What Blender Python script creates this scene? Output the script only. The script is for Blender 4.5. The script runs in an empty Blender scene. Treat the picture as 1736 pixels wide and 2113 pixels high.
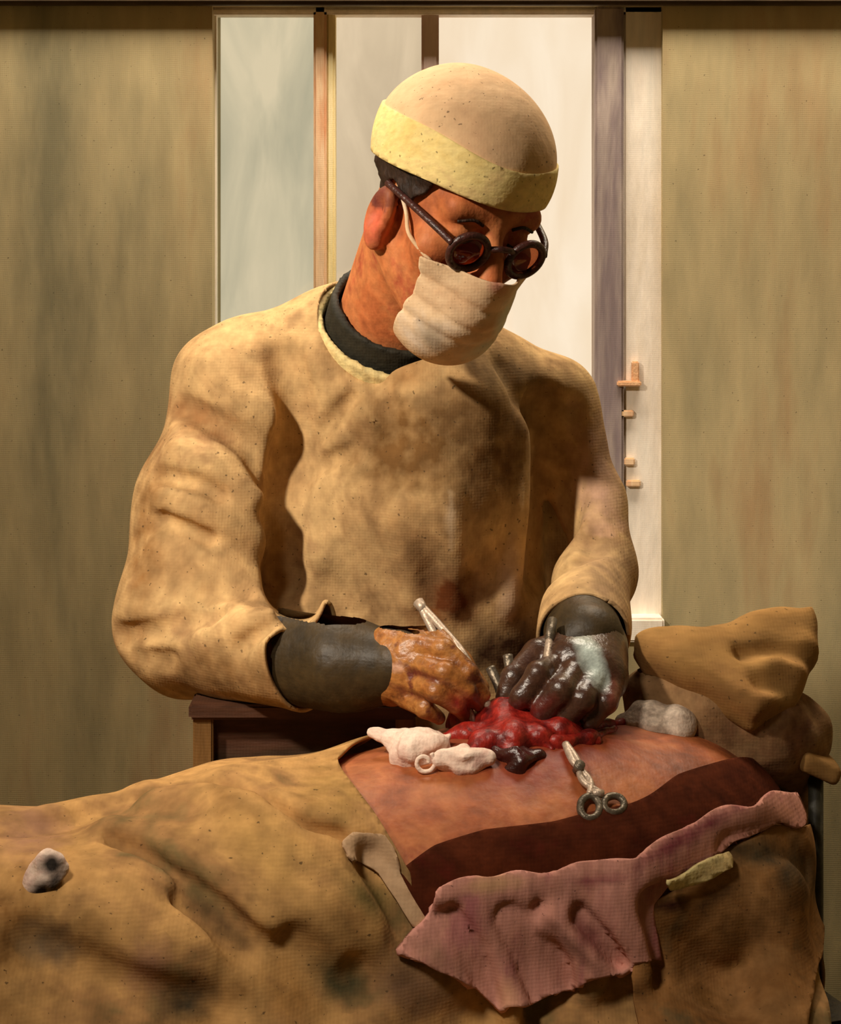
import bpy, bmesh, math, random
import numpy as np
from mathutils import Matrix, Vector

C = bpy.context.scene.collection
SC = bpy.context.scene
# ------------------------------------------------------------------ camera
F, CX, HY, CZ = 4080.0, 868.0, 480.0, 1.55      # focal length in pixels of the 1736x2113 frame, axis, eye level
cam_d = bpy.data.cameras.new('camera')
cam = bpy.data.objects.new('camera', cam_d); C.objects.link(cam)
cam.location = (0, 0, CZ); cam.rotation_euler = (math.pi/2, 0, 0)
cam_d.sensor_fit = 'HORIZONTAL'; cam_d.sensor_width = 36.0
cam_d.lens = F/1736*36; cam_d.shift_y = -(1056.5-HY)/1736
cam_d.clip_start = 0.05
SC.camera = cam
# ------------------------------------------------------------------ world, lamps, exposure
W = bpy.data.worlds.new('overcast_sky'); SC.world = W; W.use_nodes = True
bg = W.node_tree.nodes['Background']
bg.inputs['Color'].default_value = (1.0, 0.88, 0.74, 1); bg.inputs['Strength'].default_value = 1.12

def aim(o, tgt):
    o.rotation_euler = (Vector(tgt)-o.location).to_track_quat('-Z', 'Y').to_euler()
def spot(name, loc, tgt, power, col, angle, blend, rad):
    d = bpy.data.lights.new(name, 'SPOT'); d.energy = power; d.color = col
    d.spot_size = math.radians(angle); d.spot_blend = blend; d.shadow_soft_size = rad
    o = bpy.data.objects.new(name, d); C.objects.link(o); o.location = loc; aim(o, tgt); return o
def area(name, loc, tgt, power, col, sx, sy):
    d = bpy.data.lights.new(name, 'AREA'); d.energy = power; d.color = col
    d.shape = 'RECTANGLE'; d.size = sx; d.size_y = sy
    o = bpy.data.objects.new(name, d); C.objects.link(o); o.location = loc; aim(o, tgt); return o
spot('operating_lamp', (-1.12, 1.05, 2.38), (-0.14, 2.25, 1.32), 180, (1.0, 0.87, 0.71), 40, 1.0, 0.06)
area('wall_fill_light', (0.1, 2.85, 2.84), (0.1, 3.02, 1.2), 50, (1.0, 0.87, 0.70), 1.6, 0.4)  # added area light out of view, brightens the back wall
spot('front_fill_light', (-0.62, 0.6, 2.5), (-0.06, 1.76, 0.93), 105, (1.0, 0.88, 0.73), 30, 1.0, 0.16)  # added fill spot out of view, lifts the front drapes
SC.cycles.max_bounces = 6; SC.cycles.diffuse_bounces = 3; SC.cycles.glossy_bounces = 2
SC.view_settings.view_transform = 'Standard'; SC.view_settings.look = 'None'
SC.view_settings.gamma = 1.0; SC.view_settings.use_curve_mapping = False
SC.view_settings.exposure = 0.0

# ------------------------------------------------------------------ maths
def P(px, py, y):
    return np.array([(px-CX)/F*y, y, CZ-(py-HY)/F*y])
def PP(l): return [P(*q) for q in l]
def project(p):
    return np.stack([CX+F*p[:, 0]/p[:, 1], HY+F*(CZ-p[:, 2])/p[:, 1]], 1)
def s2l(c):
    return tuple((v/255/12.92) if v/255 <= 0.04045 else ((v/255+0.055)/1.055)**2.4 for v in c)
def smin(a, b, k):
    h = np.clip(0.5+0.5*(b-a)/k, 0, 1)
    return b*(1-h)+a*h-k*h*(1-h)
def smax(a, b, k): return -smin(-a, -b, k)
def cone(p, a, b, ra, rb):
    ba = b-a; pa = p-a
    h = np.clip(pa@ba/(ba@ba), 0, 1)
    return np.linalg.norm(pa-h[:, None]*ba, axis=1)-(ra+(rb-ra)*h)
def chain(p, pts, rad, k=0.0):
    d = None
    for i in range(len(pts)-1):
        c = cone(p, pts[i], pts[i+1], rad[i], rad[i+1])
        d = c if d is None else (smin(d, c, k) if k else np.minimum(d, c))
    return d
def ell(p, c, r, R=None):
    q = p-c
    if R is not None: q = q@R
    r = np.asarray(r)
    k0 = np.linalg.norm(q/r, axis=1); k1 = np.linalg.norm(q/(r*r), axis=1)+1e-9
    return k0*(k0-1)/k1
def rbox(p, c, h, r, R=None):
    q = p-c
    if R is not None: q = q@R
    q = np.abs(q)-(np.asarray(h)-r)
    return np.linalg.norm(np.maximum(q, 0), axis=1)+np.minimum(q.max(1), 0)-r
def linedist(p, pts):
    d = None
    for i in range(len(pts)-1):
        c = cone(p, pts[i], pts[i+1], 0, 0)
        d = c if d is None else np.minimum(d, c)
    return d
def crease(d, p, pts, amp, w):          # amp > 0 digs a fold, amp < 0 raises a ridge
    if len(p) > 1:
        c = p.mean(0); rad = np.linalg.norm(p-c, axis=1).max()
        if linedist(c[None], pts)[0]-rad > 3*w: return d
    return d+amp*np.exp(-(linedist(p, pts)/w)**2)
def wob(p, seed, freq, n=7):
    rs = np.random.RandomState(seed); o = np.zeros(len(p))
    for i in range(n):
        k = rs.normal(size=3); k *= freq*rs.uniform(0.6, 1.5)/np.linalg.norm(k)
        o += np.sin(p@k+rs.uniform(0, 6.28))
    return o/n**0.5
def poly_sd(q, poly):
    poly = np.asarray(poly, float); n = len(poly)
    d = np.full(len(q), 1e9); ins = np.zeros(len(q), bool)
    for i in range(n):
        a, b = poly[i], poly[(i+1) % n]; e = b-a; w = q-a
        h = np.clip(w@e/(e@e), 0, 1)
        d = np.minimum(d, np.linalg.norm(w-h[:, None]*e, axis=1))
        c = ((a[1] > q[:, 1]) != (b[1] > q[:, 1])) & (q[:, 0] < (b[0]-a[0])*(q[:, 1]-a[1])/(b[1]-a[1]+1e-12)+a[0])
        ins ^= c
    return np.where(ins, -d, d)
def trace(fn, px, py, y0=1.45, y1=3.0):
    d = P(px, py, 1.0)-np.array([0, 0, CZ]); L = np.linalg.norm(d); d = d/L
    t = y0*L
    for _ in range(160):
        p = (np.array([0, 0, CZ])+d*t)[None]
        s = float(fn(p)[0]); t += s*0.8
        if abs(s) < 3e-4 or t > y1*L: break
    return np.array([0, 0, CZ])+d*t
def trace_l(fn, l): return [trace(fn, *q) for q in l]

def nets(fn, lo, hi, h, B=14):
    lo = np.asarray(lo, float); n = np.ceil((np.asarray(hi)-lo)/h).astype(int)+1
    D = np.full(n, 1.0, np.float32)
    for i in range(0, n[0], B):
        for j in range(0, n[1], B):
            for k in range(0, n[2], B):
                s = [np.arange(a, min(a+B, m)) for a, m in zip((i, j, k), n)]
                c = lo+h*np.array([(q[0]+q[-1])/2 for q in s])
                dc = float(fn(c[None])[0]); rad = h*B*0.9
                if abs(dc) > rad*1.25+0.02:
                    D[i:i+B, j:j+B, k:k+B] = dc; continue
                g = np.stack(np.meshgrid(*s, indexing='ij'), -1).reshape(-1, 3)*h+lo
                D[i:i+B, j:j+B, k:k+B] = fn(g).reshape([len(q) for q in s])
    S = D < 0
    vs = {}
    cs = tuple(m-1 for m in n)
    acc = np.zeros(cs+(3,), np.float32); cnt = np.zeros(cs, np.float32)
    offs = [(0, 0), (0, 1), (1, 0), (1, 1)]
    crosses = []
    for ax in range(3):
        sl0 = [slice(None)]*3; sl1 = [slice(None)]*3
        sl0[ax] = slice(0, -1); sl1[ax] = slice(1, None)
        a = D[tuple(sl0)]; b = D[tuple(sl1)]
        cr = S[tuple(sl0)] != S[tuple(sl1)]
        idx = np.argwhere(cr); t = a[cr]/(a[cr]-b[cr])
        crosses.append((idx, S[tuple(sl0)][cr]))
        o1, o2 = [q for q in range(3) if q != ax]
        pos = idx.astype(np.float32).copy(); pos[:, ax] += t
        for u, v in offs:
            c = idx.copy(); c[:, o1] -= u; c[:, o2] -= v
            ok = np.all((c >= 0) & (c < np.array(cs)), axis=1)
            cc = c[ok]
            np.add.at(acc, (cc[:, 0], cc[:, 1], cc[:, 2]), pos[ok]); np.add.at(cnt, (cc[:, 0], cc[:, 1], cc[:, 2]), 1)
    act = cnt > 0
    vid = -np.ones(cs, int); vid[act] = np.arange(act.sum())
    V = acc[act]/cnt[act][:, None]*h+lo
    Fs = []
    for ax, (idx, ins) in enumerate(crosses):
        o1, o2 = [(1, 2), (2, 0), (0, 1)][ax]
        quad = []
        for u, v in [(1, 1), (0, 1), (0, 0), (1, 0)]:
            c = idx.copy(); c[:, o1] -= u; c[:, o2] -= v
            ok = np.all((c >= 0) & (c < np.array(cs)), axis=1)
            q = np.full(len(c), -1); q[ok] = vid[c[ok][:, 0], c[ok][:, 1], c[ok][:, 2]]
            quad.append(q)
        q = np.stack(quad, 1); good = (q >= 0).all(1); q = q[good]; ii = ins[good]
        q[~ii] = q[~ii][:, ::-1]
        Fs.append(q)
    return V.astype(float), np.concatenate(Fs)
def settle(fn0, V, it=2, e=1e-3):
    def fn(p):
        return np.concatenate([fn0(p[i:i+2500]) for i in range(0, len(p), 2500)])
    for _ in range(it):
        d = fn(V)
        g = np.stack([fn(V+np.eye(3)[i]*e)-d for i in range(3)], 1)/e
        g2 = (g*g).sum(1)+1e-6
        V = V-np.clip(d/g2, -0.004, 0.004)[:, None]*g
    return V
def tris(Q): return np.concatenate([Q[:, [0, 1, 2]], Q[:, [0, 2, 3]]])
def clip(V, T, r):
    ins = r < 0; n = ins[T].sum(1)
    out = [tuple(t) for t in T[n == 3]]
    V = list(map(tuple, V)); cache = {}
    def cut(a, b):
        k = (min(a, b), max(a, b))
        if k not in cache:
            t = r[a]/(r[a]-r[b]); A = np.array(V[a]); Bq = np.array(V[b])
            cache[k] = len(V); V.append(tuple(A+(Bq-A)*t))
        return cache[k]
    for t in T[(n == 1) | (n == 2)]:
        poly = []
        for i in range(3):
            a, b = int(t[i]), int(t[(i+1) % 3])
            if ins[a]: poly.append(a)
            if ins[a] != ins[b]: poly.append(cut(a, b))
        for i in range(1, len(poly)-1): out.append((poly[0], poly[i], poly[i+1]))
    V = np.array(V); out = np.array(out, int)
    used = np.unique(out); m = -np.ones(len(V), int); m[used] = np.arange(len(used))
    return V[used], m[out]

# ------------------------------------------------------------------ scene helpers
def tag(o, label, cat, group=None):
    o['label'] = label; o['category'] = cat
    if group: o['group'] = group
    return o
def thing(name, loc, label, cat, group=None):
    o = bpy.data.objects.new(name, None); C.objects.link(o); o.location = loc
    o.empty_display_size = 0.05
    return tag(o, label, cat, group)
def link(name, me, m, parent=None):
    o = bpy.data.objects.new(name, me); C.objects.link(o)
    if m is not None: me.materials.append(m)
    if parent is not None:
        o.parent = parent
        w = Matrix.Translation(parent.location) if parent.parent is None else Matrix.Translation(parent.parent.location) @ Matrix.Translation(parent.location) if parent.type == 'EMPTY' else Matrix.Identity(4)
        if parent.parent is None and parent.type != 'EMPTY': w = Matrix.Translation(parent.location)
        o.matrix_parent_inverse = w.inverted()
    return o
def mesh(name, V, Fc, m, parent=None, smooth=True, solid=0.0, stain_light=None):
    me = bpy.data.meshes.new(name)
    V = np.asarray(V, float)
    me.from_pydata(V.tolist(), [], np.asarray(Fc).tolist() if not isinstance(Fc, list) else Fc)
    me.update()
    if smooth: me.polygons.foreach_set('use_smooth', np.ones(len(me.polygons), bool))
    if stain_light is not None:
        at = me.color_attributes.new('stain_light', 'FLOAT_COLOR', 'POINT')
        at.data.foreach_set('color', np.asarray(stain_light(V), np.float32).ravel())
    o = link(name, me, m, parent)
    if solid:
        md = o.modifiers.new('thickness', 'SOLIDIFY'); md.thickness = solid; md.offset = -1
    return o
def sdf_obj(name, fn, lo, hi, h, m, parent=None, stain_light=None, it=1):
    V, Q = nets(fn, lo, hi, h); V = settle(fn, V, it)
    return mesh(name, V, Q, m, parent, stain_light=stain_light)
def cloth(name, fn, lo, hi, h, region, m, parent=None, solid=0.003, stain_light=None):
    V, Q = nets(fn, lo, hi, h); V = settle(fn, V, 1)
    V, T = clip(V, tris(Q), region(V))
    return mesh(name, V, T, m, parent, solid=solid, stain_light=stain_light)
def tube(pts, rad, seg=10, closed=False):
    pts = [np.asarray(p, float) for p in pts]; n = len(pts)
    if not hasattr(rad, '__len__'): rad = [rad]*n
    V = []; up = None
    for i in range(n):
        t = pts[(i+1) % n]-pts[i-1] if closed else pts[min(i+1, n-1)]-pts[max(i-1, 0)]
        t = t/np.linalg.norm(t)
        if up is None:
            up = np.cross(t, [0.3, 0.5, 0.8]); up /= np.linalg.norm(up)
        up = up-t*(up@t); up /= np.linalg.norm(up); w = np.cross(t, up)
        for j in range(seg):
            a = 2*math.pi*j/seg
            V.append(pts[i]+rad[i]*(math.cos(a)*up+math.sin(a)*w))
    Fc = []
    for i in range(n if closed else n-1):
        i2 = (i+1) % n
        for j in range(seg):
            j2 = (j+1) % seg
            Fc.append((i*seg+j, i*seg+j2, i2*seg+j2, i2*seg+j))
    if not closed:
        Fc.append(tuple(range(seg))[::-1]); Fc.append(tuple((n-1)*seg+j for j in range(seg)))
    return V, Fc
def spline(pts, n=8):
    pts = [np.asarray(p, float) for p in pts]; o = []
    Q = [2*pts[0]-pts[1]]+pts+[2*pts[-1]-pts[-2]]
    for i in range(1, len(Q)-2):
        for k in range(n):
            t = k/n; a, b, c, d = Q[i-1], Q[i], Q[i+1], Q[i+2]
            o.append(0.5*(2*b+(c-a)*t+(2*a-5*b+4*c-d)*t*t+(3*b-a-3*c+d)*t**3))
    o.append(pts[-1]); return o
def boxes(name, bl, m, parent=None, bev=0.003, kind=None):
    bm = bmesh.new()
    for (x0, x1, y0, y1, z0, z1) in bl:
        r = bmesh.ops.create_cube(bm, size=1)
        bmesh.ops.scale(bm, vec=(x1-x0, y1-y0, z1-z0), verts=r['verts'])
        bmesh.ops.translate(bm, vec=((x0+x1)/2, (y0+y1)/2, (z0+z1)/2), verts=r['verts'])
    if bev: bmesh.ops.bevel(bm, geom=list(bm.edges), offset=bev, segments=2, affect='EDGES')
    me = bpy.data.meshes.new(name); bm.to_mesh(me); bm.free()
    o = link(name, me, m, parent)
    if kind: o['kind'] = kind
    return o

# ------------------------------------------------------------------ materials
def paint(name, cols, scale=9, stretch=(1, 1, 1), rough=0.75, spec=0.25, weave=0.22, fine=0.28, coat=0.0,
          stain_light=False, specks=0.0, metal=0.0, rot=(0, 0, 0), dist=0.25, bump=0.3, dabs=0.07, speck_col=(45, 35, 25)):
    m = bpy.data.materials.new(name); m.use_nodes = True
    N = m.node_tree.nodes; L = m.node_tree.links
    b = N['Principled BSDF']
    b.inputs['Roughness'].default_value = rough; b.inputs['Specular IOR Level'].default_value = spec
    b.inputs['Coat Weight'].default_value = coat; b.inputs['Metallic'].default_value = metal
    b.inputs['Coat Roughness'].default_value = 0.25
    tc = N.new('ShaderNodeTexCoord'); mp = N.new('ShaderNodeMapping')
    mp.inputs['Scale'].default_value = stretch; mp.inputs['Rotation'].default_value = rot
    L.new(tc.outputs['Object'], mp.inputs['Vector'])
    n1 = N.new('ShaderNodeTexNoise'); n1.inputs['Scale'].default_value = scale
    n1.inputs['Detail'].default_value = 5; n1.inputs['Roughness'].default_value = 0.68; n1.inputs['Distortion'].default_value = dist
    L.new(mp.outputs[0], n1.inputs['Vector'])
    r = N.new('ShaderNodeValToRGB'); e = r.color_ramp.elements
    k = len(cols)
    for i, c in enumerate(cols):
        pos = 0.32+0.36*i/max(1, k-1)
        if i < 2: el = e[i]; el.position = pos
        else: el = e.new(pos)
        el.color = (*s2l(c), 1)
    if k == 1: e[1].color = e[0].color
    nd = N.new('ShaderNodeTexNoise'); nd.inputs['Scale'].default_value = scale*2.8; nd.inputs['Detail'].default_value = 1
    nd.inputs['Distortion'].default_value = 0.3
    L.new(mp.outputs[0], nd.inputs['Vector'])
    sp = N.new('ShaderNodeMapRange'); sp.inputs['From Min'].default_value = 0.42; sp.inputs['From Max'].default_value = 0.58
    L.new(nd.outputs['Fac'], sp.inputs['Value'])
    db = N.new('ShaderNodeMath'); db.operation = 'MULTIPLY_ADD'; db.inputs[1].default_value = dabs; db.inputs[2].default_value = -0.5*dabs
    L.new(sp.outputs[0], db.inputs[0])
    da = N.new('ShaderNodeMath'); da.operation = 'ADD'; L.new(db.outputs[0], da.inputs[0]); L.new(n1.outputs['Fac'], da.inputs[1])
    L.new(da.outputs[0], r.inputs['Fac'])
    col = r.outputs['Color']
    if stain_light:  # per-vertex patches: stains, and in places light painted into the colour
        at = N.new('ShaderNodeVertexColor'); at.layer_name = 'stain_light'
        n3 = N.new('ShaderNodeTexNoise'); n3.inputs['Scale'].default_value = 55; n3.inputs['Detail'].default_value = 5
        L.new(tc.outputs['Object'], n3.inputs['Vector'])
        ad = N.new('ShaderNodeMath'); ad.operation = 'MULTIPLY_ADD'
        ad.inputs[1].default_value = 1.1; ad.inputs[2].default_value = -0.55
        L.new(n3.outputs['Fac'], ad.inputs[0])
        a2 = N.new('ShaderNodeMath'); a2.operation = 'ADD'; L.new(ad.outputs[0], a2.inputs[0]); L.new(at.outputs['Alpha'], a2.inputs[1])
        m0 = N.new('ShaderNodeMath'); m0.operation = 'MULTIPLY'; m0.use_clamp = True
        gt = N.new('ShaderNodeMath'); gt.operation = 'GREATER_THAN'; gt.inputs[1].default_value = 0.02
        L.new(at.outputs['Alpha'], gt.inputs[0]); L.new(a2.outputs[0], m0.inputs[0]); L.new(gt.outputs[0], m0.inputs[1])
        mx = N.new('ShaderNodeMix'); mx.data_type = 'RGBA'
        L.new(m0.outputs[0], mx.inputs['Factor']); L.new(col, mx.inputs[6]); L.new(at.outputs['Color'], mx.inputs[7])
        col = mx.outputs[2]
    n2 = N.new('ShaderNodeTexNoise'); n2.inputs['Scale'].default_value = scale*7; n2.inputs['Detail'].default_value = 4
    L.new(mp.outputs[0], n2.inputs['Vector'])
    mr = N.new('ShaderNodeMapRange'); mr.inputs['From Min'].default_value = 0.3; mr.inputs['From Max'].default_value = 0.7
    mr.inputs['To Min'].default_value = 1-fine; mr.inputs['To Max'].default_value = 1+fine*0.8
    L.new(n2.outputs['Fac'], mr.inputs['Value'])
    mm = N.new('ShaderNodeVectorMath'); mm.operation = 'SCALE'
    L.new(col, mm.inputs[0]); L.new(mr.outputs[0], mm.inputs['Scale'])
    col = mm.outputs[0]
    if specks:
        vo = N.new('ShaderNodeTexNoise'); vo.inputs['Scale'].default_value = 210; vo.inputs['Detail'].default_value = 2
        L.new(tc.outputs['Object'], vo.inputs['Vector'])
        mr2 = N.new('ShaderNodeMapRange'); mr2.inputs['From Min'].default_value = 0.72-0.06*specks; mr2.inputs['From Max'].default_value = 0.77-0.06*specks
        L.new(vo.outputs['Fac'], mr2.inputs['Value'])
        mf = N.new('ShaderNodeMath'); mf.operation = 'MULTIPLY'; mf.inputs[1].default_value = 0.65; L.new(mr2.outputs[0], mf.inputs[0])
        mx2 = N.new('ShaderNodeMix'); mx2.data_type = 'RGBA'; mx2.inputs[7].default_value = (*s2l(speck_col), 1)
        L.new(mf.outputs[0], mx2.inputs['Factor']); L.new(col, mx2.inputs[6]); col = mx2.outputs[2]
    L.new(col, b.inputs['Base Color'])
    h = n2.outputs['Fac']
    if weave:
        ws = []
        for ax in ('X', 'Z'):
            w = N.new('ShaderNodeTexWave'); w.bands_direction = ax; w.inputs['Scale'].default_value = 95
            w.inputs['Distortion'].default_value = 3.0; w.inputs['Detail'].default_value = 2; w.inputs['Detail Scale'].default_value = 0.6
            L.new(tc.outputs['Object'], w.inputs['Vector']); ws.append(w)
        s = N.new('ShaderNodeMath'); s.operation = 'ADD'; L.new(ws[0].outputs['Fac'], s.inputs[0]); L.new(ws[1].outputs['Fac'], s.inputs[1])
        s2 = N.new('ShaderNodeMath'); s2.operation = 'MULTIPLY_ADD'; s2.inputs[1].default_value = weave*0.22
        L.new(s.outputs[0], s2.inputs[0]); L.new(h, s2.inputs[2]); h = s2.outputs[0]
    bp = N.new('ShaderNodeBump'); bp.inputs['Strength'].default_value = bump; bp.inputs['Distance'].default_value = 0.004
    L.new(h, bp.inputs['Height']); L.new(bp.outputs[0], b.inputs['Normal'])
    return m
def glass(name, tint, tint2, gloss=0.06, scale=6, rough=0.05):
    m = bpy.data.materials.new(name); m.use_nodes = True
    N = m.node_tree.nodes; L = m.node_tree.links; N.clear()
    o = N.new('ShaderNodeOutputMaterial'); t = N.new('ShaderNodeBsdfTransparent'); g = N.new('ShaderNodeBsdfGlossy')
    g.inputs['Roughness'].default_value = rough
    tc = N.new('ShaderNodeTexCoord'); mp = N.new('ShaderNodeMapping'); mp.inputs['Scale'].default_value = (1.6, 1.6, 0.5)
    n = N.new('ShaderNodeTexNoise'); n.inputs['Scale'].default_value = scale; n.inputs['Detail'].default_value = 5
    n.inputs['Distortion'].default_value = 0.5
    r = N.new('ShaderNodeValToRGB'); e = r.color_ramp.elements
    e[0].position = 0.35; e[1].position = 0.65
    e[0].color = (*s2l(tint), 1); e[1].color = (*s2l(tint2), 1)
    L.new(tc.outputs['Object'], mp.inputs[0]); L.new(mp.outputs[0], n.inputs['Vector']); L.new(n.outputs['Fac'], r.inputs[0])
    L.new(r.outputs[0], t.inputs['Color'])
    mx = N.new('ShaderNodeMixShader'); mx.inputs[0].default_value = gloss
    L.new(t.outputs[0], mx.inputs[1]); L.new(g.outputs[0], mx.inputs[2]); L.new(mx.outputs[0], o.inputs[0])
    return m

M = {}
M['wall'] = paint('olive_plaster', [(138, 130, 100), (170, 156, 118), (186, 168, 126), (178, 150, 110)], 2.6, (1.5, 1.5, 0.35), rough=0.85, specks=0.5, fine=0.12, dabs=0.03, dist=0.1)
M['ceil'] = paint('ceiling_plaster', [(120, 112, 88), (140, 130, 100)], 3, weave=0)
M['floor'] = paint('floor_tile_grey', [(60, 56, 46), (78, 72, 58)], 6, weave=0)
M['frame_white'] = paint('white_window_paint', [(240, 226, 206), (250, 238, 222), (240, 232, 218)], 7, (2, 2, 0.4), weave=0.15, fine=0.08)
M['frame_peach'] = paint('peach_window_tone', [(232, 190, 140), (240, 205, 165), (222, 160, 115)], 9, (2, 2, 0.3), weave=0.15, fine=0.1)
M['mullion_lit_yellow'] = paint('yellow_lit_mullion', [(244, 222, 150), (250, 232, 180)], 9, (2, 2, 0.3), weave=0.15, fine=0.08)
M['frame_grey'] = paint('mauve_grey_window_paint', [(150, 136, 128), (178, 162, 152), (138, 122, 122)], 7, (2, 2, 0.25), weave=0.15, fine=0.12)
M['frame_mauve'] = paint('pale_mauve_window_paint', [(214, 184, 172), (226, 200, 186)], 7, (2, 2, 0.3), weave=0.15, fine=0.1)
M['brass'] = paint('pinkish_brass', [(225, 170, 125), (240, 195, 150)], 30, rough=0.4, weave=0, fine=0.1)
M['rail'] = paint('dark_rail_wood', [(70, 56, 40), (98, 80, 58)], 8, (0.3, 1, 1), weave=0.1)
M['pane_blue'] = glass('bluish_glass', (212, 214, 204), (236, 234, 222))
M['pane_grey'] = glass('greyish_glass', (226, 220, 208), (242, 236, 224))
M['pane_clear'] = glass('clear_glass', (250, 244, 234), (255, 252, 246))
M['gown'] = paint('tan_gown_cotton', [(138, 106, 70), (180, 144, 98), (204, 168, 116), (166, 130, 90)], 8, (1, 1, 0.8), rough=0.85, spec=0.1, stain_light=True, specks=0.6, fine=0.22)
M['cap'] = paint('peach_cap_cotton', [(220, 178, 134), (232, 194, 150), (226, 184, 142)], 9, rough=0.85, spec=0.1, fine=0.1, specks=0.6, bump=0.25, weave=0.09)
M['band'] = paint('yellow_cap_band', [(236, 206, 130), (246, 222, 150), (232, 200, 140)], 14, (1, 1, 1.6), rough=0.85, spec=0.1, fine=0.12, specks=0.6, bump=0.25, weave=0.09)
M['mask'] = paint('pale_mask_cotton', [(218, 180, 140), (232, 200, 160), (226, 204, 178)], 12, rough=0.85, spec=0.1, fine=0.1, specks=0.3, bump=0.25, stain_light=True)
M['skin'] = paint('warm_orange_skin', [(168, 92, 52), (196, 112, 64), (206, 128, 76), (178, 88, 58)], 14, (1, 1, 0.8), rough=0.6, spec=0.3, fine=0.2, bump=0.3, weave=0.08, stain_light=True)
M['hair'] = paint('dark_hair', [(34, 26, 20), (58, 40, 30), (44, 34, 26)], 40, (1, 1, 0.3), rough=0.6, weave=0, bump=0.6)
M['collar'] = paint('black_olive_knit', [(36, 34, 26), (52, 48, 36)], 20, weave=0.3)
M['cream'] = paint('cream_neckband', [(232, 214, 150), (222, 190, 130)], 20, weave=0.2)
M['lens'] = glass('brown_lens_glass', (180, 130, 100), (200, 150, 120), 0.08, 30)
M['spec'] = paint('dark_tortoise_rim', [(52, 28, 24), (78, 42, 36), (40, 26, 24)], 40, rough=0.35, spec=0.5, weave=0)
M['cuff'] = paint('dark_olive_rubber', [(48, 38, 22), (64, 50, 28), (78, 58, 34)], 12, rough=0.5, spec=0.3, fine=0.25, weave=0.08)
M['glove'] = paint('ochre_rubber_glove', [(92, 48, 26), (150, 92, 42), (168, 112, 56), (104, 50, 36)], 22, (1, 1, 1.3), rough=0.38, spec=0.5, stain_light=True, fine=0.25, weave=0.05)
M['glove_dark'] = paint('wet_brown_rubber_glove', [(52, 34, 26), (74, 48, 34), (60, 36, 30)], 24, rough=0.3, spec=0.5, coat=0.15, fine=0.2, weave=0.08, stain_light=True)
M['steel'] = paint('worn_steel', [(176, 156, 136), (204, 184, 164)], 30, rough=0.45, metal=0.5, weave=0, fine=0.15)
M['steel_dark'] = paint('dark_steel', [(84, 76, 64), (130, 118, 102)], 30, rough=0.4, metal=0.6, weave=0, fine=0.15)
M['pskin'] = paint('iodine_brown_skin', [(122, 64, 34), (156, 84, 46), (176, 106, 62), (146, 70, 42)], 9, (1, 1, 1), rough=0.5, spec=0.35, stain_light=True, fine=0.2, weave=0.06)
M['flesh'] = paint('raw_red_tissue', [(80, 14, 12), (126, 24, 18), (158, 38, 26), (100, 18, 18)], 26, rough=0.42, spec=0.45, coat=0.05, fine=0.3, weave=0.1)
M['flesh_dark'] = paint('clotted_blood', [(44, 14, 10), (66, 22, 16)], 26, rough=0.3, spec=0.6, weave=0.1)
M['gauze'] = paint('white_gauze', [(226, 192, 172), (240, 214, 194), (214, 176, 160)], 30, rough=0.9, spec=0.1, fine=0.12, weave=0.25, stain_light=True)
M['ochre'] = paint('ochre_sheet', [(138, 98, 54), (172, 130, 78), (190, 146, 90), (160, 120, 76), (126, 104, 66)], 6, (1, 1, 1), rough=0.85, spec=0.1, stain_light=True, specks=0.4, rot=(0, 0.6, 0))
M['brown'] = paint('brown_sheet', [(130, 92, 50), (162, 118, 72), (146, 102, 58), (108, 86, 56)], 8, rough=0.85, spec=0.1, stain_light=True, specks=0.6)
M['tent'] = paint('ochre_brown_drape', [(140, 102, 56), (162, 122, 70), (150, 108, 64)], 6, (0.6, 1, 1), rough=0.85, spec=0.1, specks=0.5)
M['tent_low'] = paint('greyish_brown_drape', [(130, 98, 66), (150, 116, 80), (120, 82, 56)], 10, rough=0.85, spec=0.1, specks=0.6)
M['pink'] = paint('pink_towel', [(192, 126, 114), (212, 150, 134), (200, 140, 122), (180, 112, 110)], 9, (1.6, 1, 0.5), rough=0.88, spec=0.1, fine=0.16, stain_light=True, specks=0.15, rot=(0, 0.35, 0))
M['tape'] = paint('pale_tape', [(176, 140, 104), (196, 162, 126)], 12, rough=0.85, fine=0.12)
M['maroon'] = paint('maroon_shade', [(56, 24, 12), (80, 36, 18), (66, 28, 14), (74, 24, 16)], 9, rough=0.9, spec=0.05, fine=0.25)
M['wood'] = paint('brown_stand_wood', [(108, 76, 38), (134, 96, 50)], 10, (2, 2, 0.3), rough=0.6, fine=0.2)
M['wood_dark'] = paint('dark_stand_wood', [(52, 34, 22), (78, 48, 32), (60, 44, 28)], 9, (0.4, 1, 1.5), rough=0.6, fine=0.3)
M['iron'] = paint('painted_iron', [(56, 54, 44), (70, 66, 52)], 14, rough=0.5, weave=0)
M['shoe'] = paint('black_shoe', [(24, 22, 20), (34, 30, 26)], 14, rough=0.4, weave=0)
M['linen'] = paint('grey_trousers', [(110, 96, 72), (130, 112, 84)], 10)

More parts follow.
